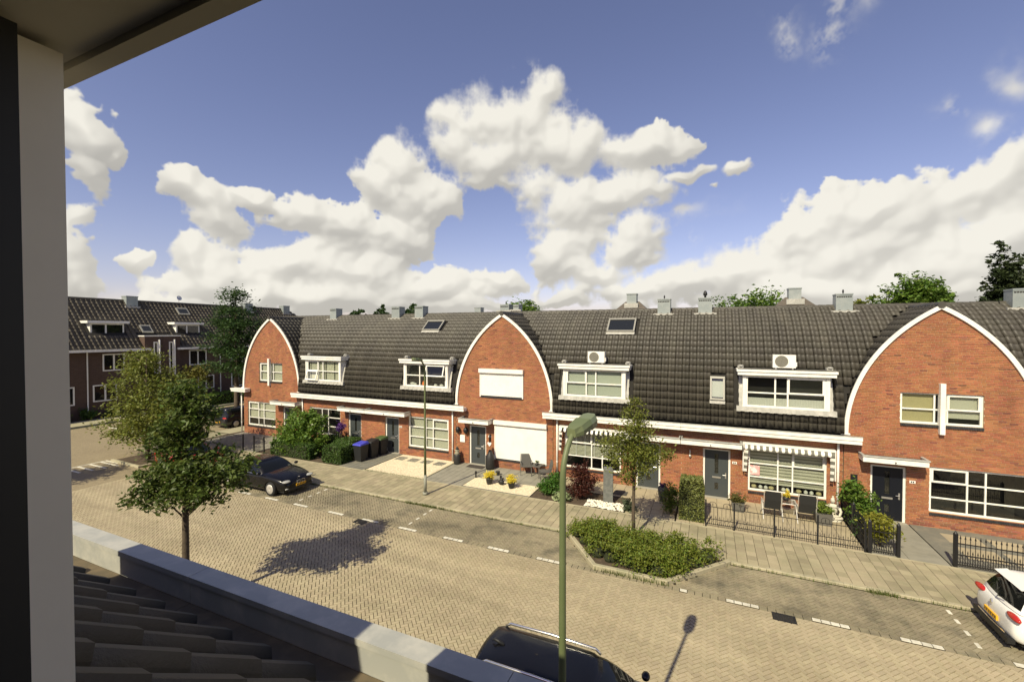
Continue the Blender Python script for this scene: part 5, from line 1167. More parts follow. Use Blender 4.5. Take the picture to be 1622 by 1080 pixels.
# weeds along the kerbs and gravel edges
V = []; F = []
rr = np.random.RandomState(50)
def weeds(x0, x1, y, n, h, sp=.05):
    for _ in range(n):
        x = rr.uniform(x0, x1); yy = y + rr.normal(0, sp); a = rr.uniform(0, 6.3); l = h * rr.uniform(.5, 1.3); w_ = .008; k = len(V); dx, dy = math.cos(a), math.sin(a)
        V.extend([(x - dy * w_, yy + dx * w_, .0), (x + dy * w_, yy - dx * w_, .0), (x + dx * l * .6, yy + dy * l * .6, .08 + l * .7)]); F.append((k, k + 1, k + 2))
weeds(-16.6, -12.9, 18.1, 900, .1, .06); weeds(-12.0, -10.0, 15.5, 350, .07, .04); weeds(-32, 12, 15.5, 1600, .05, .03); weeds(-4.6, .6, 15.4, 200, .08, .05); weeds(4.2, 4.9, 15.5, 160, .08, .04); weeds(-3.2, -1, 13.48, 260, .07, .04)
link('weeds', npmesh('weeds', V, F, leafmat('weed', (.11, .14, .03))), None, 'thin weeds growing along kerbs and gravel edges', 'weeds', kind='stuff')
# greenery before the far row
for k, (x, y, s) in enumerate(((-47.6, 19.2, .7), (-47.5, 20.8, .5), (-47.6, 28.2, 1.0), (-46.8, 29.6, 1.1), (-47.4, 17.5, .6))):
    shrub('garden_shrub', ['dark shrub by the far downpipe', 'low plants under the far left window', 'bright round bush before the far row', 'pale bush right of the far row stair bay', 'shrub by the leftmost far window'][k], (x, y, .05), [(0, 0, s * .6, s * .8, s * .8, s * .6, 1)], 900, .14, (LF4, LF4, LF5, LF2, LF4)[k], 60 + k, group='shrubs of the far row', clump=.15)
hedge('hedge', 'long green hedge across the side street behind the dark car', -47.0, -45.2, 26.0, 36, 1.1, 5000, .16, LF5, 70)
shrub('garden_tree', 'small autumn-toned tree beside the far row', (-46.6, 27.4, .05), [(0, 0, 3.2, 1.3, 1.2, 1.0, 1)], 1500, .2, leafmat('rust', (.16, .15, .03)), 71, cat='tree', clump=.25)
# ---------------------------------------------------------------- cars
TYRE = mat('tyre', (.012, .012, .012), .8); RIM = mat('alloy_rim', (.5, .48, .44), .35, metal=.4); TRIM = mat('black_trim', (.015, .015, .015), .5)
CARGL = mat('car_glass', (.007, .008, .008), .05, spec=.4); CHROME = mat('chrome_trim', (.75, .73, .68), .2, metal=.9)
PLATE = mat('plate_yellow', (.78, .42, .02), .5); LENS = mat('headlamp_lens', (.34, .34, .32), .1, spec=.7); REDL = mat('tail_lamp', (.42, .02, .012), .15, spec=.6, coat=.5)
def swapyz(mb, off):
    mb.v = [(x + off[0], z + off[1], y + off[2]) for x, y, z in mb.v]; mb.f = [q[::-1] for q in mb.f]; return mb
def wheel(t, x, y, r=.32, side=1, wd=.2):
    tb = swapyz(MB().lathe([(r * .66, -wd / 2), (r * .93, -wd / 2), (r, -wd / 2 + .03), (r, wd / 2 - .03), (r * .93, wd / 2), (r * .66, wd / 2)], (0, 0, 0), 28), (x, y, r))
    o = tb.build('wheel', TYRE, t, True)
    yo = y + side * (wd / 2 + .004)
    swapyz(MB().lathe([(r * .62, -.01), (r * .67, .0), (r * .67, .015), (r * .6, .012)], (0, 0, 0), 28), (x, yo, r)).build('rim_ring', RIM, o, True)
    b = MB()
    for k in range(5):
        a = 2 * math.pi * k / 5 + .3; ca, sa = math.cos(a), math.sin(a)
        for w0 in (-.05, .05):
            pa, pb = (x + ca * r * .12 - sa * w0 * .4, r + sa * r * .12 + ca * w0 * .4), (x + ca * r * .62 - sa * w0, r + sa * r * .62 + ca * w0)
            b.tube([(pa[0], yo, pa[1]), (pb[0], yo + .0, pb[1])], .013, 5)
    swapyz(MB().lathe([(.001, .02), (.05, .02), (.06, 0)], (0, 0, 0), 12), (x, yo, r)); b.build('rim_spokes', RIM, o, True)
def car(name, label, loc, rz, L, W, Hh, paint, kind, rails=False, seed=0, extras=True):
    t = thing(name, label, 'car', loc, rz, 'cars parked along the kerb'); hw = W / 2
    T = {'sedan': ((0, .40, .62, .70), (.015, .26, .84, .84), (.06, .2, .955, .95), (.16, .19, .965, 1), (.3, .19, .93, 1), (.5, .19, .91, 1), (.62, .19, .925, 1), (.70, .19, .945, 1), (.82, .19, .88, .985), (.92, .2, .78, .92), (.975, .22, .68, .80), (1, .34, .55, .66)),
         'hatch': ((0, .42, .66, .74), (.012, .27, .84, .86), (.04, .21, .93, .95), (.12, .19, .955, 1), (.3, .19, .945, 1), (.5, .19, .93, 1), (.64, .19, .945, 1), (.72, .19, .96, 1), (.84, .19, .90, .985), (.93, .2, .80, .92), (.98, .22, .70, .80), (1, .34, .56, .66))}['sedan' if kind == 'sedan' else 'hatch']
    secs = []
    for (q, zb, zt, w_) in T:
        w2 = hw * w_; x = q * L
        secs.append([(x, 0, zb), (x, w2 * .82, zb), (x, w2 * .95, zb + .07), (x, w2, zb + (zt - zb) * .35), (x, w2 * .985, zb + (zt - zb) * .62), (x, w2 * .965, zt - .10), (x, w2 * .9, zt - .03), (x, w2 * .7, zt), (x, 0, zt + .025),
                     (x, -w2 * .7, zt), (x, -w2 * .9, zt - .03), (x, -w2 * .965, zt - .10), (x, -w2 * .985, zb + (zt - zb) * .62), (x, -w2, zb + (zt - zb) * .35), (x, -w2 * .95, zb + .07), (x, -w2 * .82, zb)])
    n = 16; vs = sum(secs, []); m = len(secs)
    mb = MB().add(vs, [(i * n + k, (i + 1) * n + k, (i + 1) * n + (k + 1) % n, i * n + (k + 1) % n) for i in range(m - 1) for k in range(n)] + [tuple(range(n)), tuple(range((m - 1) * n, m * n))[::-1]])
    tmp = bpy.data.objects.new('tmp', mb.mesh('tmp', paint, True)); COL.objects.link(tmp)
    sb = tmp.modifiers.new('s', 'SUBSURF'); sb.levels = 2; sb.render_levels = 2
    cutters = []; wx = (L * .19, L * .805)
    for x in wx:
        c = swapyz(MB().lathe([(.355, -W), (.355, W)], (0, 0, 0), 26), (x, 0, .31)); co = bpy.data.objects.new('cut', c.mesh('cut', TRIM)); COL.objects.link(co); cutters.append(co)
        bo = tmp.modifiers.new('b', 'BOOLEAN'); bo.operation = 'DIFFERENCE'; bo.object = co; bo.solver = 'EXACT'
    dg = bpy.context.evaluated_depsgraph_get(); me = bpy.data.meshes.new_from_object(tmp.evaluated_get(dg)); me.name = 'body'
    for o in [tmp] + cutters: bpy.data.objects.remove(o, do_unlink=True)
    me.materials.clear(); me.materials.append(paint)
    link('body', me, t)
    MB().box(L * .05, L * .95, -hw * .78, hw * .78, .17, .5).build('underbody', TRIM, t)
    for x in wx:
        for s in (1, -1): wheel(t, x, s * (hw - .11), side=s)
    # cabin
    G = {'sedan': (.10, .715, .30, .55, .9), 'hatch': (.02, .725, .10, .5, .93), 'estate': (.015, .73, .055, .53, .93)}[kind]
    zb = G[4] - .02; ring = []; tags = []
    def addp(a, b, tg): ring.append((a, b)); tags.append(tg)
    for b in np.linspace(-.86, .86, 9): addp(1 - .10 * b * b, b, 'front')
    tags[-1] = 'apillar'
    addp(.86, .955, 'apillar')
    for a, tg in ((.80, 'sidef'), (.5, 'sidef'), (.14, 'bpillar'), (.06, 'sider'), (-.3, 'sider'), (-.66, 'cpillar'), (-.86, 'cpillar')): addp(a, 1 - .035 * a * a, tg)
    for b in np.linspace(.84, -.84, 9): addp(-1 + .07 * b * b, b, 'rear')
    tags[-1] = 'cpillar'
    for a, tg in ((-.86, 'cpillar'), (-.66, 'sider2'), (-.3, 'sider2'), (.06, 'bpillar'), (.14, 'sidef2'), (.5, 'sidef2'), (.80, 'apillar'), (.86, 'apillar')): addp(a, -(1 - .035 * a * a) if a != .86 else -.955, tg)
    lev = [0, .1, .32, .54, .74, .9, .97, 1.0]; rows = []
    for s in lev:
        e = s + .10 * math.sin(math.pi * s)                       # glass leans in more towards the roof
        x0 = (G[0] + (G[2] - G[0]) * s) * L; x1 = (G[1] + (G[3] - G[1]) * (s * .92 + .08 * s * s)) * L; w2 = hw * (.93 - .25 * s - .05 * s * s)
        z = zb + (Hh - .05 - zb) * min(1, e if s < .9 else s); rows.append([((x0 + x1) / 2 + a * (x1 - x0) / 2, b * w2, z) for a, b in ring])
    for sc, dz in ((.93, .022), (.7, .042), (.35, .05), (.02, .052)):
        cx = (rows[len(lev) - 1][0][0] + rows[len(lev) - 1][len(ring) // 2][0]) / 2
        rows.append([(cx + (p[0] - cx) * sc, p[1] * sc, p[2] + dz) for p in rows[len(lev) - 1]])
    nr = len(ring); groups = {}
    for i in range(len(rows) - 1):
        for k in range(nr):
            tg = tags[k]; key = 'cabin'
            if 1 <= i <= 4 and tg in ('front', 'rear', 'sidef', 'sider', 'sidef2', 'sider2'): key = tg
            groups.setdefault(key, []).append((rows[i][k], rows[i][(k + 1) % nr], rows[i + 1][(k + 1) % nr], rows[i + 1][k]))
    nm = {'cabin': 'cabin', 'front': 'windscreen', 'rear': 'rear_window', 'sidef': 'side_window', 'sider': 'side_window', 'sidef2': 'side_window', 'sider2': 'side_window'}
    for key, qs in groups.items():
        idx = {}; v = []; f = []
        for q in qs:
            ii = []
            for p in q:
                kk = tuple(round(c, 5) for c in p)
                if kk not in idx: idx[kk] = len(v); v.append(p)
                ii.append(idx[kk])
            if len(set(ii)) > 2: f.append(tuple(dict.fromkeys(ii)))
        mb = MB(); mb.v = v; mb.f = f; mb.build(nm[key], paint if key == 'cabin' else CARGL, t, True)
    for s in (1, -1):
        o = MB().ell((G[1] * L - .18, s * (hw + .07), zb + .1), (.08, .11, .065)).build('mirror', paint, t, True)
        pts = [(x, s * hw * .965, z) for x, z in ((G[0] * L + .25, zb + .035), (L * .45, zb + .02), (G[1] * L - .15, zb + .03))]
        MB().tube(pts, .012, 5).build('belt_trim', CHROME if kind == 'sedan' else TRIM, t)
        if rails:
            r0, r1 = G[2] * L + .2, G[3] * L - .02
            MB().tube([(r0, s * hw * .60, Hh - .03), (r0 + .1, s * hw * .605, Hh + .03), ((r0 + r1) / 2, s * hw * .615, Hh + .045), (r1 - .1, s * hw * .605, Hh + .025), (r1, s * hw * .6, Hh - .04)], .027, 8).build('roof_rail', CHROME, t, True)
        MB().ell((L - .2, s * hw * .67, .665), (.17, .19, .055), 14, 8).build('headlight', LENS, t, True)
        MB().ell((.085, s * hw * .73, .82), (.08, .23, .072), 14, 8).build('tail_light', REDL, t, True)
    MB().box(L - .03, L + .012, -.26, .26, .40, .50).build('number_plate', PLATE, t); MB().box(-.03, .015, -.26, .26, .46, .57).build('number_plate', PLATE, t).location = (-.0, 0, 0)
    for xx, zz in ((L + .0125, .45), (-.0305, .515)):
        b = MB()
        for k in range(6): y = -.2 + k * .075 + (.02 if k > 1 else 0) + (.02 if k > 3 else 0); b.box(xx, xx + .002, y - .022, y + .018, zz - .03, zz + .03)
        b.build('plate_characters', BLACKM, t)
    return t
PBLK = mat('paint_black', (.005, .005, .006), .22, spec=.3, coat=.15); PWHT = mat('paint_white', (.80, .79, .74), .3, coat=.6); PRED = mat('paint_red', (.24, .016, .008), .3, coat=.7); PDRK = mat('paint_anthracite', (.012, .013, .015), .28, coat=.8)
LS = 4.62
c1 = car('sedan_car', 'black sedan parked before the big leafy bush, front to the right', (-21.75, 14.5, 0), 0, LS, 1.84, 1.37, PBLK, 'sedan')
for s in (1, -1):
    MB().prism([(s * .04, .52), (s * .05, .64), (s * .2, .63), (s * .22, .55), (s * .19, .51)] if s > 0 else [(s * .19, .51), (s * .22, .55), (s * .2, .63), (s * .05, .64), (s * .04, .52)], lambda a, b, d: (d, a, b), LS - .08, LS + .005).build('grille', TRIM, c1)
    MB().tube([(LS + .006, s * .04, .52), (LS + .006, s * .05, .64), (LS + .004, s * .2, .63), (LS + .002, s * .22, .55), (LS + .004, s * .19, .51), (LS + .006, s * .04, .52)], .008, 5).build('grille_trim', CHROME, c1)
    MB().ell((LS - .1, s * .66, .36), (.06, .09, .035)).build('fog_lamp', LENS, c1, True)
MB().box(LS - .12, LS - .01, -.62, .62, .26, .38).build('lower_intake', TRIM, c1)
MB().lathe([(.045, 0), (.045, .012), (.03, .016)], (LS - .13, 0, .745), 14).build('emblem', CHROME, c1)
c2 = car('hatchback_car', 'white hatchback at the right edge seen from behind', (6.42, 14.6, 0), 0, 4.3, 1.8, 1.47, PWHT, 'hatch')
for o in list(c2.children):
    if o.name.startswith('tail_light'): o.scale = (1, 1.03, 1.0)
MB().prism([(.26, 1.405), (.5, 1.462), (.5, 1.43), (.28, 1.39)], lambda a, b, d: (a, d, b), -.52, .52).build('spoiler', PWHT, c2)
MB().box(-.035, .1, -.72, .72, .2, .33).build('diffuser', TRIM, c2); MB().tube([(-.01, -.55, .36), (-.02, 0, .35), (-.01, .55, .36)], .012, 5).build('bumper_trim', CHROME, c2)
MB().prism([(0, -.07), (.045, 0), (0, .07), (-.045, 0)], lambda a, b, d: (d, a, b), .0, .03).build('emblem', CHROME, c2).location = (-.022, 0, .80)
MB().tube([(.1, 0, .97), (.06, -.1, 1.02), (.1, -.32, 1.05)], .012, 5).build('wiper', TRIM, c2)
c3 = car('estate_car', 'black car with silver roof rails close below our window', (-4.12, 7.42, 0), 0, 4.5, 1.8, 1.53, PBLK, 'estate', rails=True)
MB().tube([(.65, 0, 1.52), (.45, .0, 1.58), (.4, 0, 1.54)], [.03, .025, .006], 8).build('antenna', TRIM, c3, True)
c4 = car('hatchback_car', 'red car mostly hidden behind the trees', (-27.4, 14.55, 0), 0, 4.0, 1.72, 1.5, PRED, 'hatch')
c5 = car('dark_car', 'dark car in the shade of the side street beside the corner house', (-34.35, 21.6, 0), math.pi / 2, 4.4, 1.8, 1.5, PDRK, 'estate')

# ---------------------------------------------------------------- fences, furniture, pots
def arched_fence():
    t = thing('iron_fence', 'low black iron fence with hooped panels along the front terrace', 'fence', (0, 18.08, .08), world=False)
    px = [-.04, .92, 2.2, 3.5, 4.82]
    for x in px: MB().box(x - .025, x + .025, -.025, .025, 0, .98).ell((x, 0, 1.0), (.03, .03, .03), 8, 5).build('post', BLACKM, t)
    for k in range(len(px) - 1):
        MB().box(px[k] + .026, px[k + 1] - .026, -.008, .008, .12, .14).box(px[k] + .026, px[k + 1] - .026, -.008, .008, .3, .32).box(px[k] + .026, px[k + 1] - .026, -.008, .008, .76, .78).build('rail', BLACKM, t)
    bar = MB().tube([(0, 0, .06), (0, 0, .76)], .007, 5).mesh('bar', BLACKM); short = MB().tube([(0, 0, .06), (0, 0, .38)], .007, 5).tube([(0, 0, .38), (0, 0, .44)], [.014, .002], 5).mesh('spike_bar', BLACKM)
    hoop = MB().tube([(-.12, 0, .76)] + [(-.12 * math.cos(a), 0, .86 + .1 * math.sin(a)) for a in np.linspace(0, math.pi, 9)] + [(.12, 0, .76)], .008, 5).tube([(0, 0, .76), (0, 0, .86)], .007, 5).tube([(0, 0, .84), (0, 0, .93)], [.018, .002], 5).mesh('hoop', BLACKM)
    for k in range(len(px) - 1):
        w_ = px[k + 1] - px[k]; n = round(w_ / .13)
        for i in range(1, n): link('bar', bar, t).location = (px[k] + w_ * i / n, 0, 0)
        for i in range(n): link('spike_bar', short, t).location = (px[k] + w_ * (i + .5) / n, 0, 0)
        m_ = max(2, round(w_ / .52))
        for i in range(m_): link('hoop', hoop, t).location = (px[k] + w_ * (i + .5) / m_, 0, 0)
arched_fence()
def spiked_fence(label, a, b, rz=0, posts=(0, 1), h=.95, step=.115):
    a, b = Vector((*a, .08)), Vector((*b, .08)); L = (b - a).length; t = thing('iron_fence', label, 'fence', a, math.atan2(b.y - a.y, b.x - a.x), 'spiked iron fences')
    for p in posts: MB().box(p * L - .045, p * L + .045, -.045, .045, 0, h + .1).tube([(p * L, 0, h + .1), (p * L, 0, h + .19)], [.05, .004], 8).build('post', BLACKM, t)
    MB().box(0, L, -.01, .01, .08, .11).box(0, L, -.01, .01, .38, .41).box(0, L, -.01, .01, h - .22, h - .19).build('rail', BLACKM, t)
    bar = MB().tube([(0, 0, .05), (0, 0, h - .05)], .010, 5).tube([(0, 0, h - .05), (0, 0, h + .07)], [.024, .002], 5).mesh('bar', BLACKM); sp = MB().tube([(0, 0, .05), (0, 0, .46)], .009, 5).tube([(0, 0, .46), (0, 0, .55)], [.02, .002], 5).mesh('spike_bar', BLACKM)
    n = int(L / step)
    for i in range(1, n): link('bar', bar, t).location = (L * i / n, 0, 0)
    for i in range(n): link('spike_bar', sp, t).location = (L * (i + .5) / n, 0, 0)
spiked_fence('short spiked black fence in front of the yellow-green shrub', (4.95, 18.1), (5.7, 18.1))
spiked_fence('spiked black fence before the dark ground-floor window', (7.1, 18.1), (11.2, 18.1))
spiked_fence('spiked side fence running back between the terrace and navy-door path', (4.9, 18.2), (4.9, 21.2), posts=(.5, 1))
def plain_fence(label, a, b):
    t = thing('iron_fence', label, 'fence', (a, 18.12, .08), 0, 'low railings at the corner'); L = b - a
    MB().box(-.03, .03, -.03, .03, 0, 1.0).build('post', BLACKM, t); MB().box(L - .03, L + .03, -.03, .03, 0, 1.0).build('post', BLACKM, t); MB().box(.03, L - .03, -.01, .01, .1, .13).box(.03, L - .03, -.01, .01, .86, .89).build('rail', BLACKM, t)
    bar = MB().tube([(0, 0, .12), (0, 0, .88)], .008, 5).mesh('bar', BLACKM); n = int(L / .12)
    for i in range(1, n): link('bar', bar, t).location = (L * i / n, 0, 0)
plain_fence('black railing with gate posts left of the big bush', -25.4, -24.5); plain_fence('black railing at the street corner under the tree', -30.9, -26.4)
def bin_(label, x, y, lid):
    t = thing('wheelie_bin', label, 'bin', (x, y, .09), 0, 'wheeled bins by the hedge')
    b = MB(); s = [(-.22, -.26, .06), (.22, -.26, .06), (.22, .24, .06), (-.22, .24, .06), (-.28, -.34, .93), (.28, -.34, .93), (.28, .32, .93), (-.28, .32, .93)]
    b.add(s, [(0,3,2,1),(4,5,6,7),(0,1,5,4),(1,2,6,5),(2,3,7,6),(3,0,4,7)]); b.build('body', mat('bin_grey', (.018, .019, .02), .55), t)
    b = MB(); s = [(-.3, -.38, .935), (.3, -.38, .935), (.3, .34, .935), (-.3, .34, .935), (-.27, -.33, 1.0), (.27, -.33, 1.0), (.26, .28, 1.06), (-.26, .28, 1.06)]; b.add(s, [(0,3,2,1),(4,5,6,7),(0,1,5,4),(1,2,6,5),(2,3,7,6),(3,0,4,7)]); b.build('lid', lid, t)
    for sx in (-.2, .2): swapyz(MB().lathe([(.09, -.03), (.09, .03)], (0, 0, 0), 14), (0, 0, 0)); MB().tube([(sx - .03, .24, .1), (sx + .03, .24, .1)], .1, 12).build('wheel', TYRE, t)
    MB().tube([(-.25, .36, .95), (.25, .36, .95)], .018, 6).build('handle', TRIM, t)
LIDB = mat('bin_lid_blue', (.05, .055, .42), .45); LIDK = mat('bin_lid_black', (.02, .021, .022), .5); LIDG = mat('bin_lid_green', (.05, .09, .03), .5)
bin_('wheeled bin with a bright blue lid beside the hedge', -18.05, 19.35, LIDB); bin_('black wheeled bin behind the blue-lidded one', -17.95, 20.1, LIDK); bin_('wheeled bin with green lid nearest the door', -17.9, 20.85, LIDG)
def bowl(name, label, x, y, prof, m, plant, n, r, size, seed, group=None, cat='plant pot', z=.085):
    t = thing(name, label, cat, (x, y, z), 0, group); MB().lathe(prof, (0, 0, 0), 16).build('pot', m, t, True)
    h = prof[-1][1]; MB().lathe([(.01, h - .02), (prof[-1][0] * .9, h - .02), (prof[-1][0] * .9, h - .03)], (0, 0, 0), 12).build('potting_soil', SOIL, t)
    crown(t, [(0, 0, h + r * .55, r, r, r * .7, 1)], n, size, plant, seed, 'plant', clump=r * .25); return t
POTB = mat('pot_black', (.025, .024, .022), .5)
pf = [(.11, 0), (.15, .12), (.17, .28), (.18, .32)]
bowl('flower_pot', 'black pot of yellow flowers at the left of the gravel strip', -9.6, 18.85, pf, POTB, LFY, 900, .24, .06, 80, 'pots of yellow flowers'); bowl('flower_pot', 'black pot of yellow flowers nearer the patio chairs', -8.4, 18.78, pf, POTB, LFY, 900, .24, .06, 81, 'pots of yellow flowers')
t = thing('bird_ornament', 'dark garden bird ornament between the yellow flower pots', 'ornament', (-9.02, 18.95, .085)); MB().ell((0, 0, .15), (.16, .1, .13)).ell((.02, 0, .26), (.09, .08, .1)).ell((.1, 0, .33), (.06, .05, .055)).build('bird', POTB, t, True); MB().tube([(.14, 0, .33), (.21, 0, .32)], [.02, .003], 6).build('beak', POTB, t)
for k, (x, y) in enumerate(((-10.65, 19.42), (-9.2, 19.3), (-8.8, 19.3))):
    t = thing('garden_light', ['short black garden light at the left gravel corner', 'short black garden light behind the bird ornament', 'short black garden light beside the right flower pot'][k], 'garden light', (x, y, .085), 0, 'short garden lights'); MB().tube([(0, 0, 0), (0, 0, .2)], .035, 8).build('post', BLACKM, t); MB().lathe([(.05, .2), (.055, .3), (.06, .31), (.02, .34)], (0, 0, 0), 10).build('light_head', BLACKM, t)
t = thing('milk_churn', 'dark milk churn with pale top left of the shuttered house door', 'milk churn', (-12.72, 21.05, .09)); MB().lathe([(.19, 0), (.2, .05), (.2, .48), (.17, .55)], (0, 0, 0), 18).build('body', POTB, t, True); MB().lathe([(.17, .55), (.11, .66), (.11, .72), (.14, .75), (.14, .78)], (0, 0, 0), 18).build('neck', mat('churn_top', (.3, .28, .2), .5), t, True); MB().lathe([(.05, .78), (.1, .82), (.05, .92), (.01, .96)], (0, 0, 0), 12).build('finial', POTB, t, True)
t = thing('tall_ornament', 'tall black sack-like ornament right of the shuttered house door', 'ornament', (-10.62, 20.95, .09)); MB().lathe([(.2, 0), (.25, .15), (.24, .5), (.2, .75), (.12, .86), (.1, .95), (.06, 1.02)], (0, 0, 0), 14).build('body', POTB, t, True); MB().box(-.27, -.24, -.06, .02, 0, .7).build('stand', STEEL, t)
link('doormat', MB().box(-12.0, -11.0, 20.75, 21.22, .09, .108).mesh('doormat', mat('mat_brown', (.05, .042, .035), .95, fine=.3)), None, 'brown doormat before the shuttered house door', 'doormat')
link('doormat', MB().box(-3.9, -3.3, 19.95, 20.45, .09, .104).mesh('doormat', mat('mat_grey', (.07, .065, .055), .95, fine=.3)), None, 'dark mat lying on the tan walk behind the stone pillar', 'doormat')
# woven patio chairs and table
WICK = mat('woven_grey', (.09, .085, .075), .7, fine=.2); FRAME = mat('chair_frame', (.2, .19, .17), .4, metal=.5)
def chair(label, loc, rz):
    t = thing('patio_chair', label, 'chair', loc, rz, 'patio chairs'); 
    MB().box(-.25, .25, -.25, .25, .42, .45).build('seat', WICK, t)
    MB().add([(-.25, .25, .45), (.25, .25, .45), (.23, .36, .95), (-.23, .36, .95), (-.25, .28, .45), (.25, .28, .45), (.23, .39, .95), (-.23, .39, .95)], [(0,3,2,1),(4,5,6,7),(0,1,5,4),(1,2,6,5),(2,3,7,6),(3,0,4,7)]).build('backrest', WICK, t)
    for s in (-1, 1):
        MB().tube([(s * .28, -.26, 0), (s * .28, -.26, .64), (s * .28, .3, .66)], .016, 6).build('arm', FRAME, t); MB().tube([(s * .28, .34, 0), (s * .28, .28, .5), (s * .25, .38, .96)], .016, 6).build('leg', FRAME, t)
    return t
chair('grey woven patio chair left of the small table', (-8.55, 20.95, .09), R(25)); chair('grey woven patio chair right of the small table', (-7.35, 20.45, .09), R(-60))
t = thing('patio_table', 'small dark patio table between the woven chairs', 'table', (-7.95, 20.95, .09)); MB().box(-.26, .26, -.26, .26, .5, .53).build('table_top', WICK, t)
for sx in (-.22, .22):
    for sy in (-.22, .22): MB().tube([(sx, sy, 0), (sx, sy, .5)], .016, 6).build('leg', FRAME, t)
bowl('table_plant', 'small dark plant on the patio table', -7.95, 20.95, [(.07, 0), (.1, .1)], POTB, LF4, 150, .12, .06, 82, z=.62)
# recliners
SLING = mat('sling_black', (.022, .022, .021), .8, fine=.2); ALU = mat('aluminium_frame', (.62, .6, .54), .35, metal=.4)
def recliner(label, x, y):
    t = thing('recliner', label, 'chair', (x, y, .09), 0, 'black recliners on the front terrace')
    def sl(name, pts, th=.02):
        b = MB(); n = len(pts)
        for i in range(n - 1): (ya, za), (yb, zb) = pts[i], pts[i + 1]; b.add([(-.27, ya, za), (.27, ya, za), (.27, yb, zb), (-.27, yb, zb), (-.27, ya + .015, za - th), (.27, ya + .015, za - th), (.27, yb + .015, zb - th), (-.27, yb + .015, zb - th)], [(0, 1, 2, 3), (7, 6, 5, 4), (0, 4, 5, 1), (2, 6, 7, 3), (1, 5, 6, 2), (3, 7, 4, 0)])
        b.build(name, SLING, t)
    sl('backrest', [(-.15, .38), (-.28, .75), (-.36, 1.12)]); sl('seat', [(.38, .42), (.1, .40), (-.14, .38)])
    for s in (-1, 1):
        MB().tube([(s * .3, -.37, 1.13), (s * .3, -.15, .37), (s * .3, .4, .42)], .016, 6).build('frame', ALU, t); MB().tube([(s * .33, -.28, .66), (s * .33, .28, .62), (s * .33, .42, .02)], .018, 6).build('armrest', ALU, t); MB().tube([(s * .33, .1, .63), (s * .33, -.45, .02)], .016, 6).build('leg', ALU, t)
recliner('black sling recliner left of the glass table, back to the street', 2.35, 20.05); recliner('black sling recliner right of the glass table, back to the street', 3.5, 20.1)
t = thing('glass_table', 'small glass table between the two recliners', 'table', (2.95, 20.45, .09)); b = MB(); b.tube([(-.28, -.3, .55), (.28, -.3, .55), (.28, .3, .55), (-.28, .3, .55), (-.28, -.3, .55)], .015, 6); b.build('rim', ALU, t); MB().box(-.27, .27, -.29, .29, .545, .555).build('table_top', glass('table_glass', (.1, .11, .1), .3), t)
for sx in (-.26, .26):
    for sy in (-.28, .28): MB().tube([(sx, sy, 0), (sx, sy, .55)], .014, 6).build('leg', ALU, t)
bowl('table_plant', 'yellow flowering pot plant on the glass table', 2.9, 20.6, [(.09, 0), (.13, .13)], POTB, LFY, 350, .17, .06, 83, z=.65)
def sqpot(label, x, y, h, w_, plant, n, r, size, seed):
    t = thing('square_planter', label, 'planter', (x, y, .09), 0, 'square grey planters'); a, b = w_ * .42, w_ * .5
    MB().add([(-a, -a, 0), (a, -a, 0), (a, a, 0), (-a, a, 0), (-b, -b, h), (b, -b, h), (b, b, h), (-b, b, h), (-b + .03, -b + .03, h), (b - .03, -b + .03, h), (b - .03, b - .03, h), (-b + .03, b - .03, h), (-b + .03, -b + .03, h - .05), (b - .03, -b + .03, h - .05), (b - .03, b - .03, h - .05), (-b + .03, b - .03, h - .05)],
             [(3, 2, 1, 0), (0, 1, 5, 4), (1, 2, 6, 5), (2, 3, 7, 6), (3, 0, 4, 7), (4, 5, 9, 8), (5, 6, 10, 9), (6, 7, 11, 10), (7, 4, 8, 11), (8, 9, 13, 12), (9, 10, 14, 13), (10, 11, 15, 14), (11, 8, 12, 15), (12, 13, 14, 15)]).build('pot', PLANTER, t)
    crown(t, [(0, 0, h + r * .5, r, r, r * .75, 1)], n, size, plant, seed, 'plant', clump=r * .22)
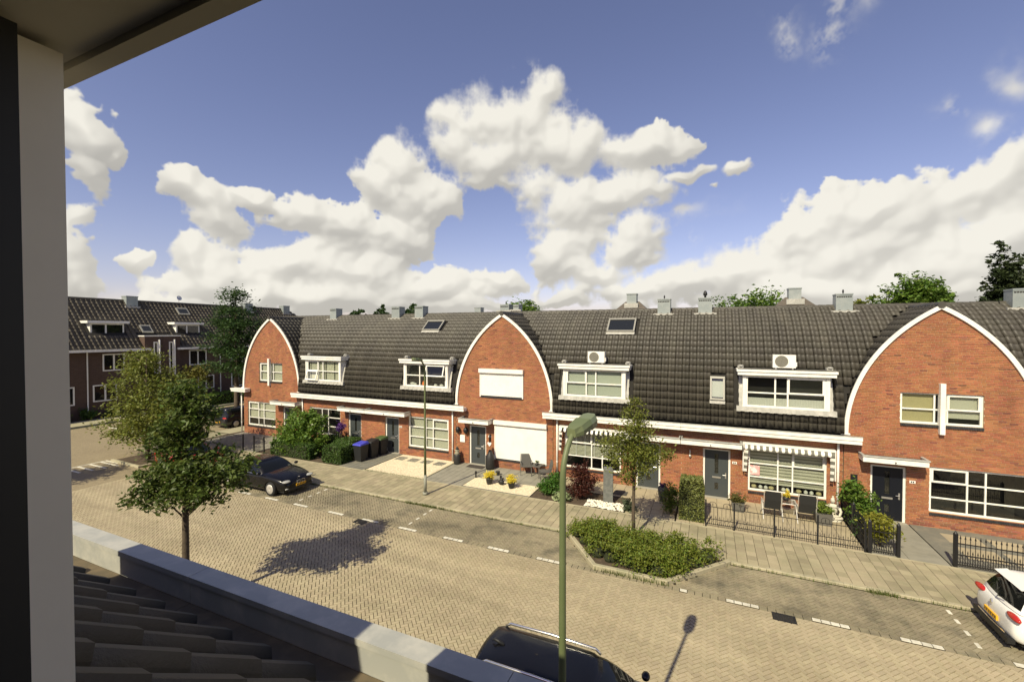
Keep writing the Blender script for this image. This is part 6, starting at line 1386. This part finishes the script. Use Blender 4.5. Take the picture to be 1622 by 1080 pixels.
sqpot('grey square planter with brownish shrub beside the slate door', 1.15, 20.2, .38, .48, leafmat('olive', (.13, .12, .03), hue=.05), 1100, .3, .06, 84)
sqpot('grey square planter with bright leafy plant right of the recliners', 4.05, 20.15, .45, .56, leafmat('lime', (.16, .22, .035)), 800, .32, .09, 85)
# garden statue sitting cross-legged
t = thing('stone_statue', 'pale stone statue seated cross-legged at the terrace corner', 'statue', (4.5, 20.75, .09), R(-10)); ST = mat('statue_stone', (.55, .52, .43), .85, fine=.1)
b = MB().ell((0, -.03, .1), (.34, .22, .1), 14, 8).ell((0, .03, .36), (.15, .11, .24), 12, 8).ell((0, .0, .52), (.19, .1, .09), 12, 6).tube([(0, .02, .55), (0, .01, .66)], .05, 8).ell((0, 0, .74), (.085, .095, .115), 12, 8).ell((0, .01, .87), (.04, .04, .05), 8, 5)
for s in (-1, 1): b.tube([(s * .18, .0, .53), (s * .26, -.02, .34), (s * .2, -.14, .2), (s * .05, -.2, .17)], [.055, .05, .042, .035], 8)
b.build('figure', ST, t, True); MB().lathe([(.3, 0), (.3, .03), (.26, .05)], (0, 0, 0), 18).build('plinth', ST, t)
# stone pillar and tall pot before the tree house
t = thing('stone_pillar', 'tall dark slate pillar among white cobbles', 'pillar', (-3.9, 18.95, .07), R(8)); SL = mat('slate_stone', (.12, .125, .115), .7, c2=(.2, .2, .18), mixs=5, bump=.4, bs=14)
zs = [0, .55, 1.02, 1.5]
for k in range(3): MB().box(-.2, .2, -.15, .15, zs[k] + .004, zs[k + 1] - .004).build('slate_block', SL, t)
MB().tube([(.205, -.06, 1.0), (.24, -.06, 1.0)], .02, 6).build('tap', BLACKM, t)
bowl('tall_pot', 'tall grey pot with purple flowers left of the hedge', -1.75, 20.0, [(.12, 0), (.2, .3), (.22, .55), (.19, .62)], PLANTER, leafmat('purple', (.1, .03, .2)), 300, .16, .06, 86)
link('threshold_pot', MB().lathe([(.06, 0), (.09, .02), (.11, .16), (.12, .2)], (-11.0 + 1.2, 20.2, .09), 12).mesh('threshold_pot', POTB), None, 'small empty black pot on the shuttered house patio', 'plant pot')
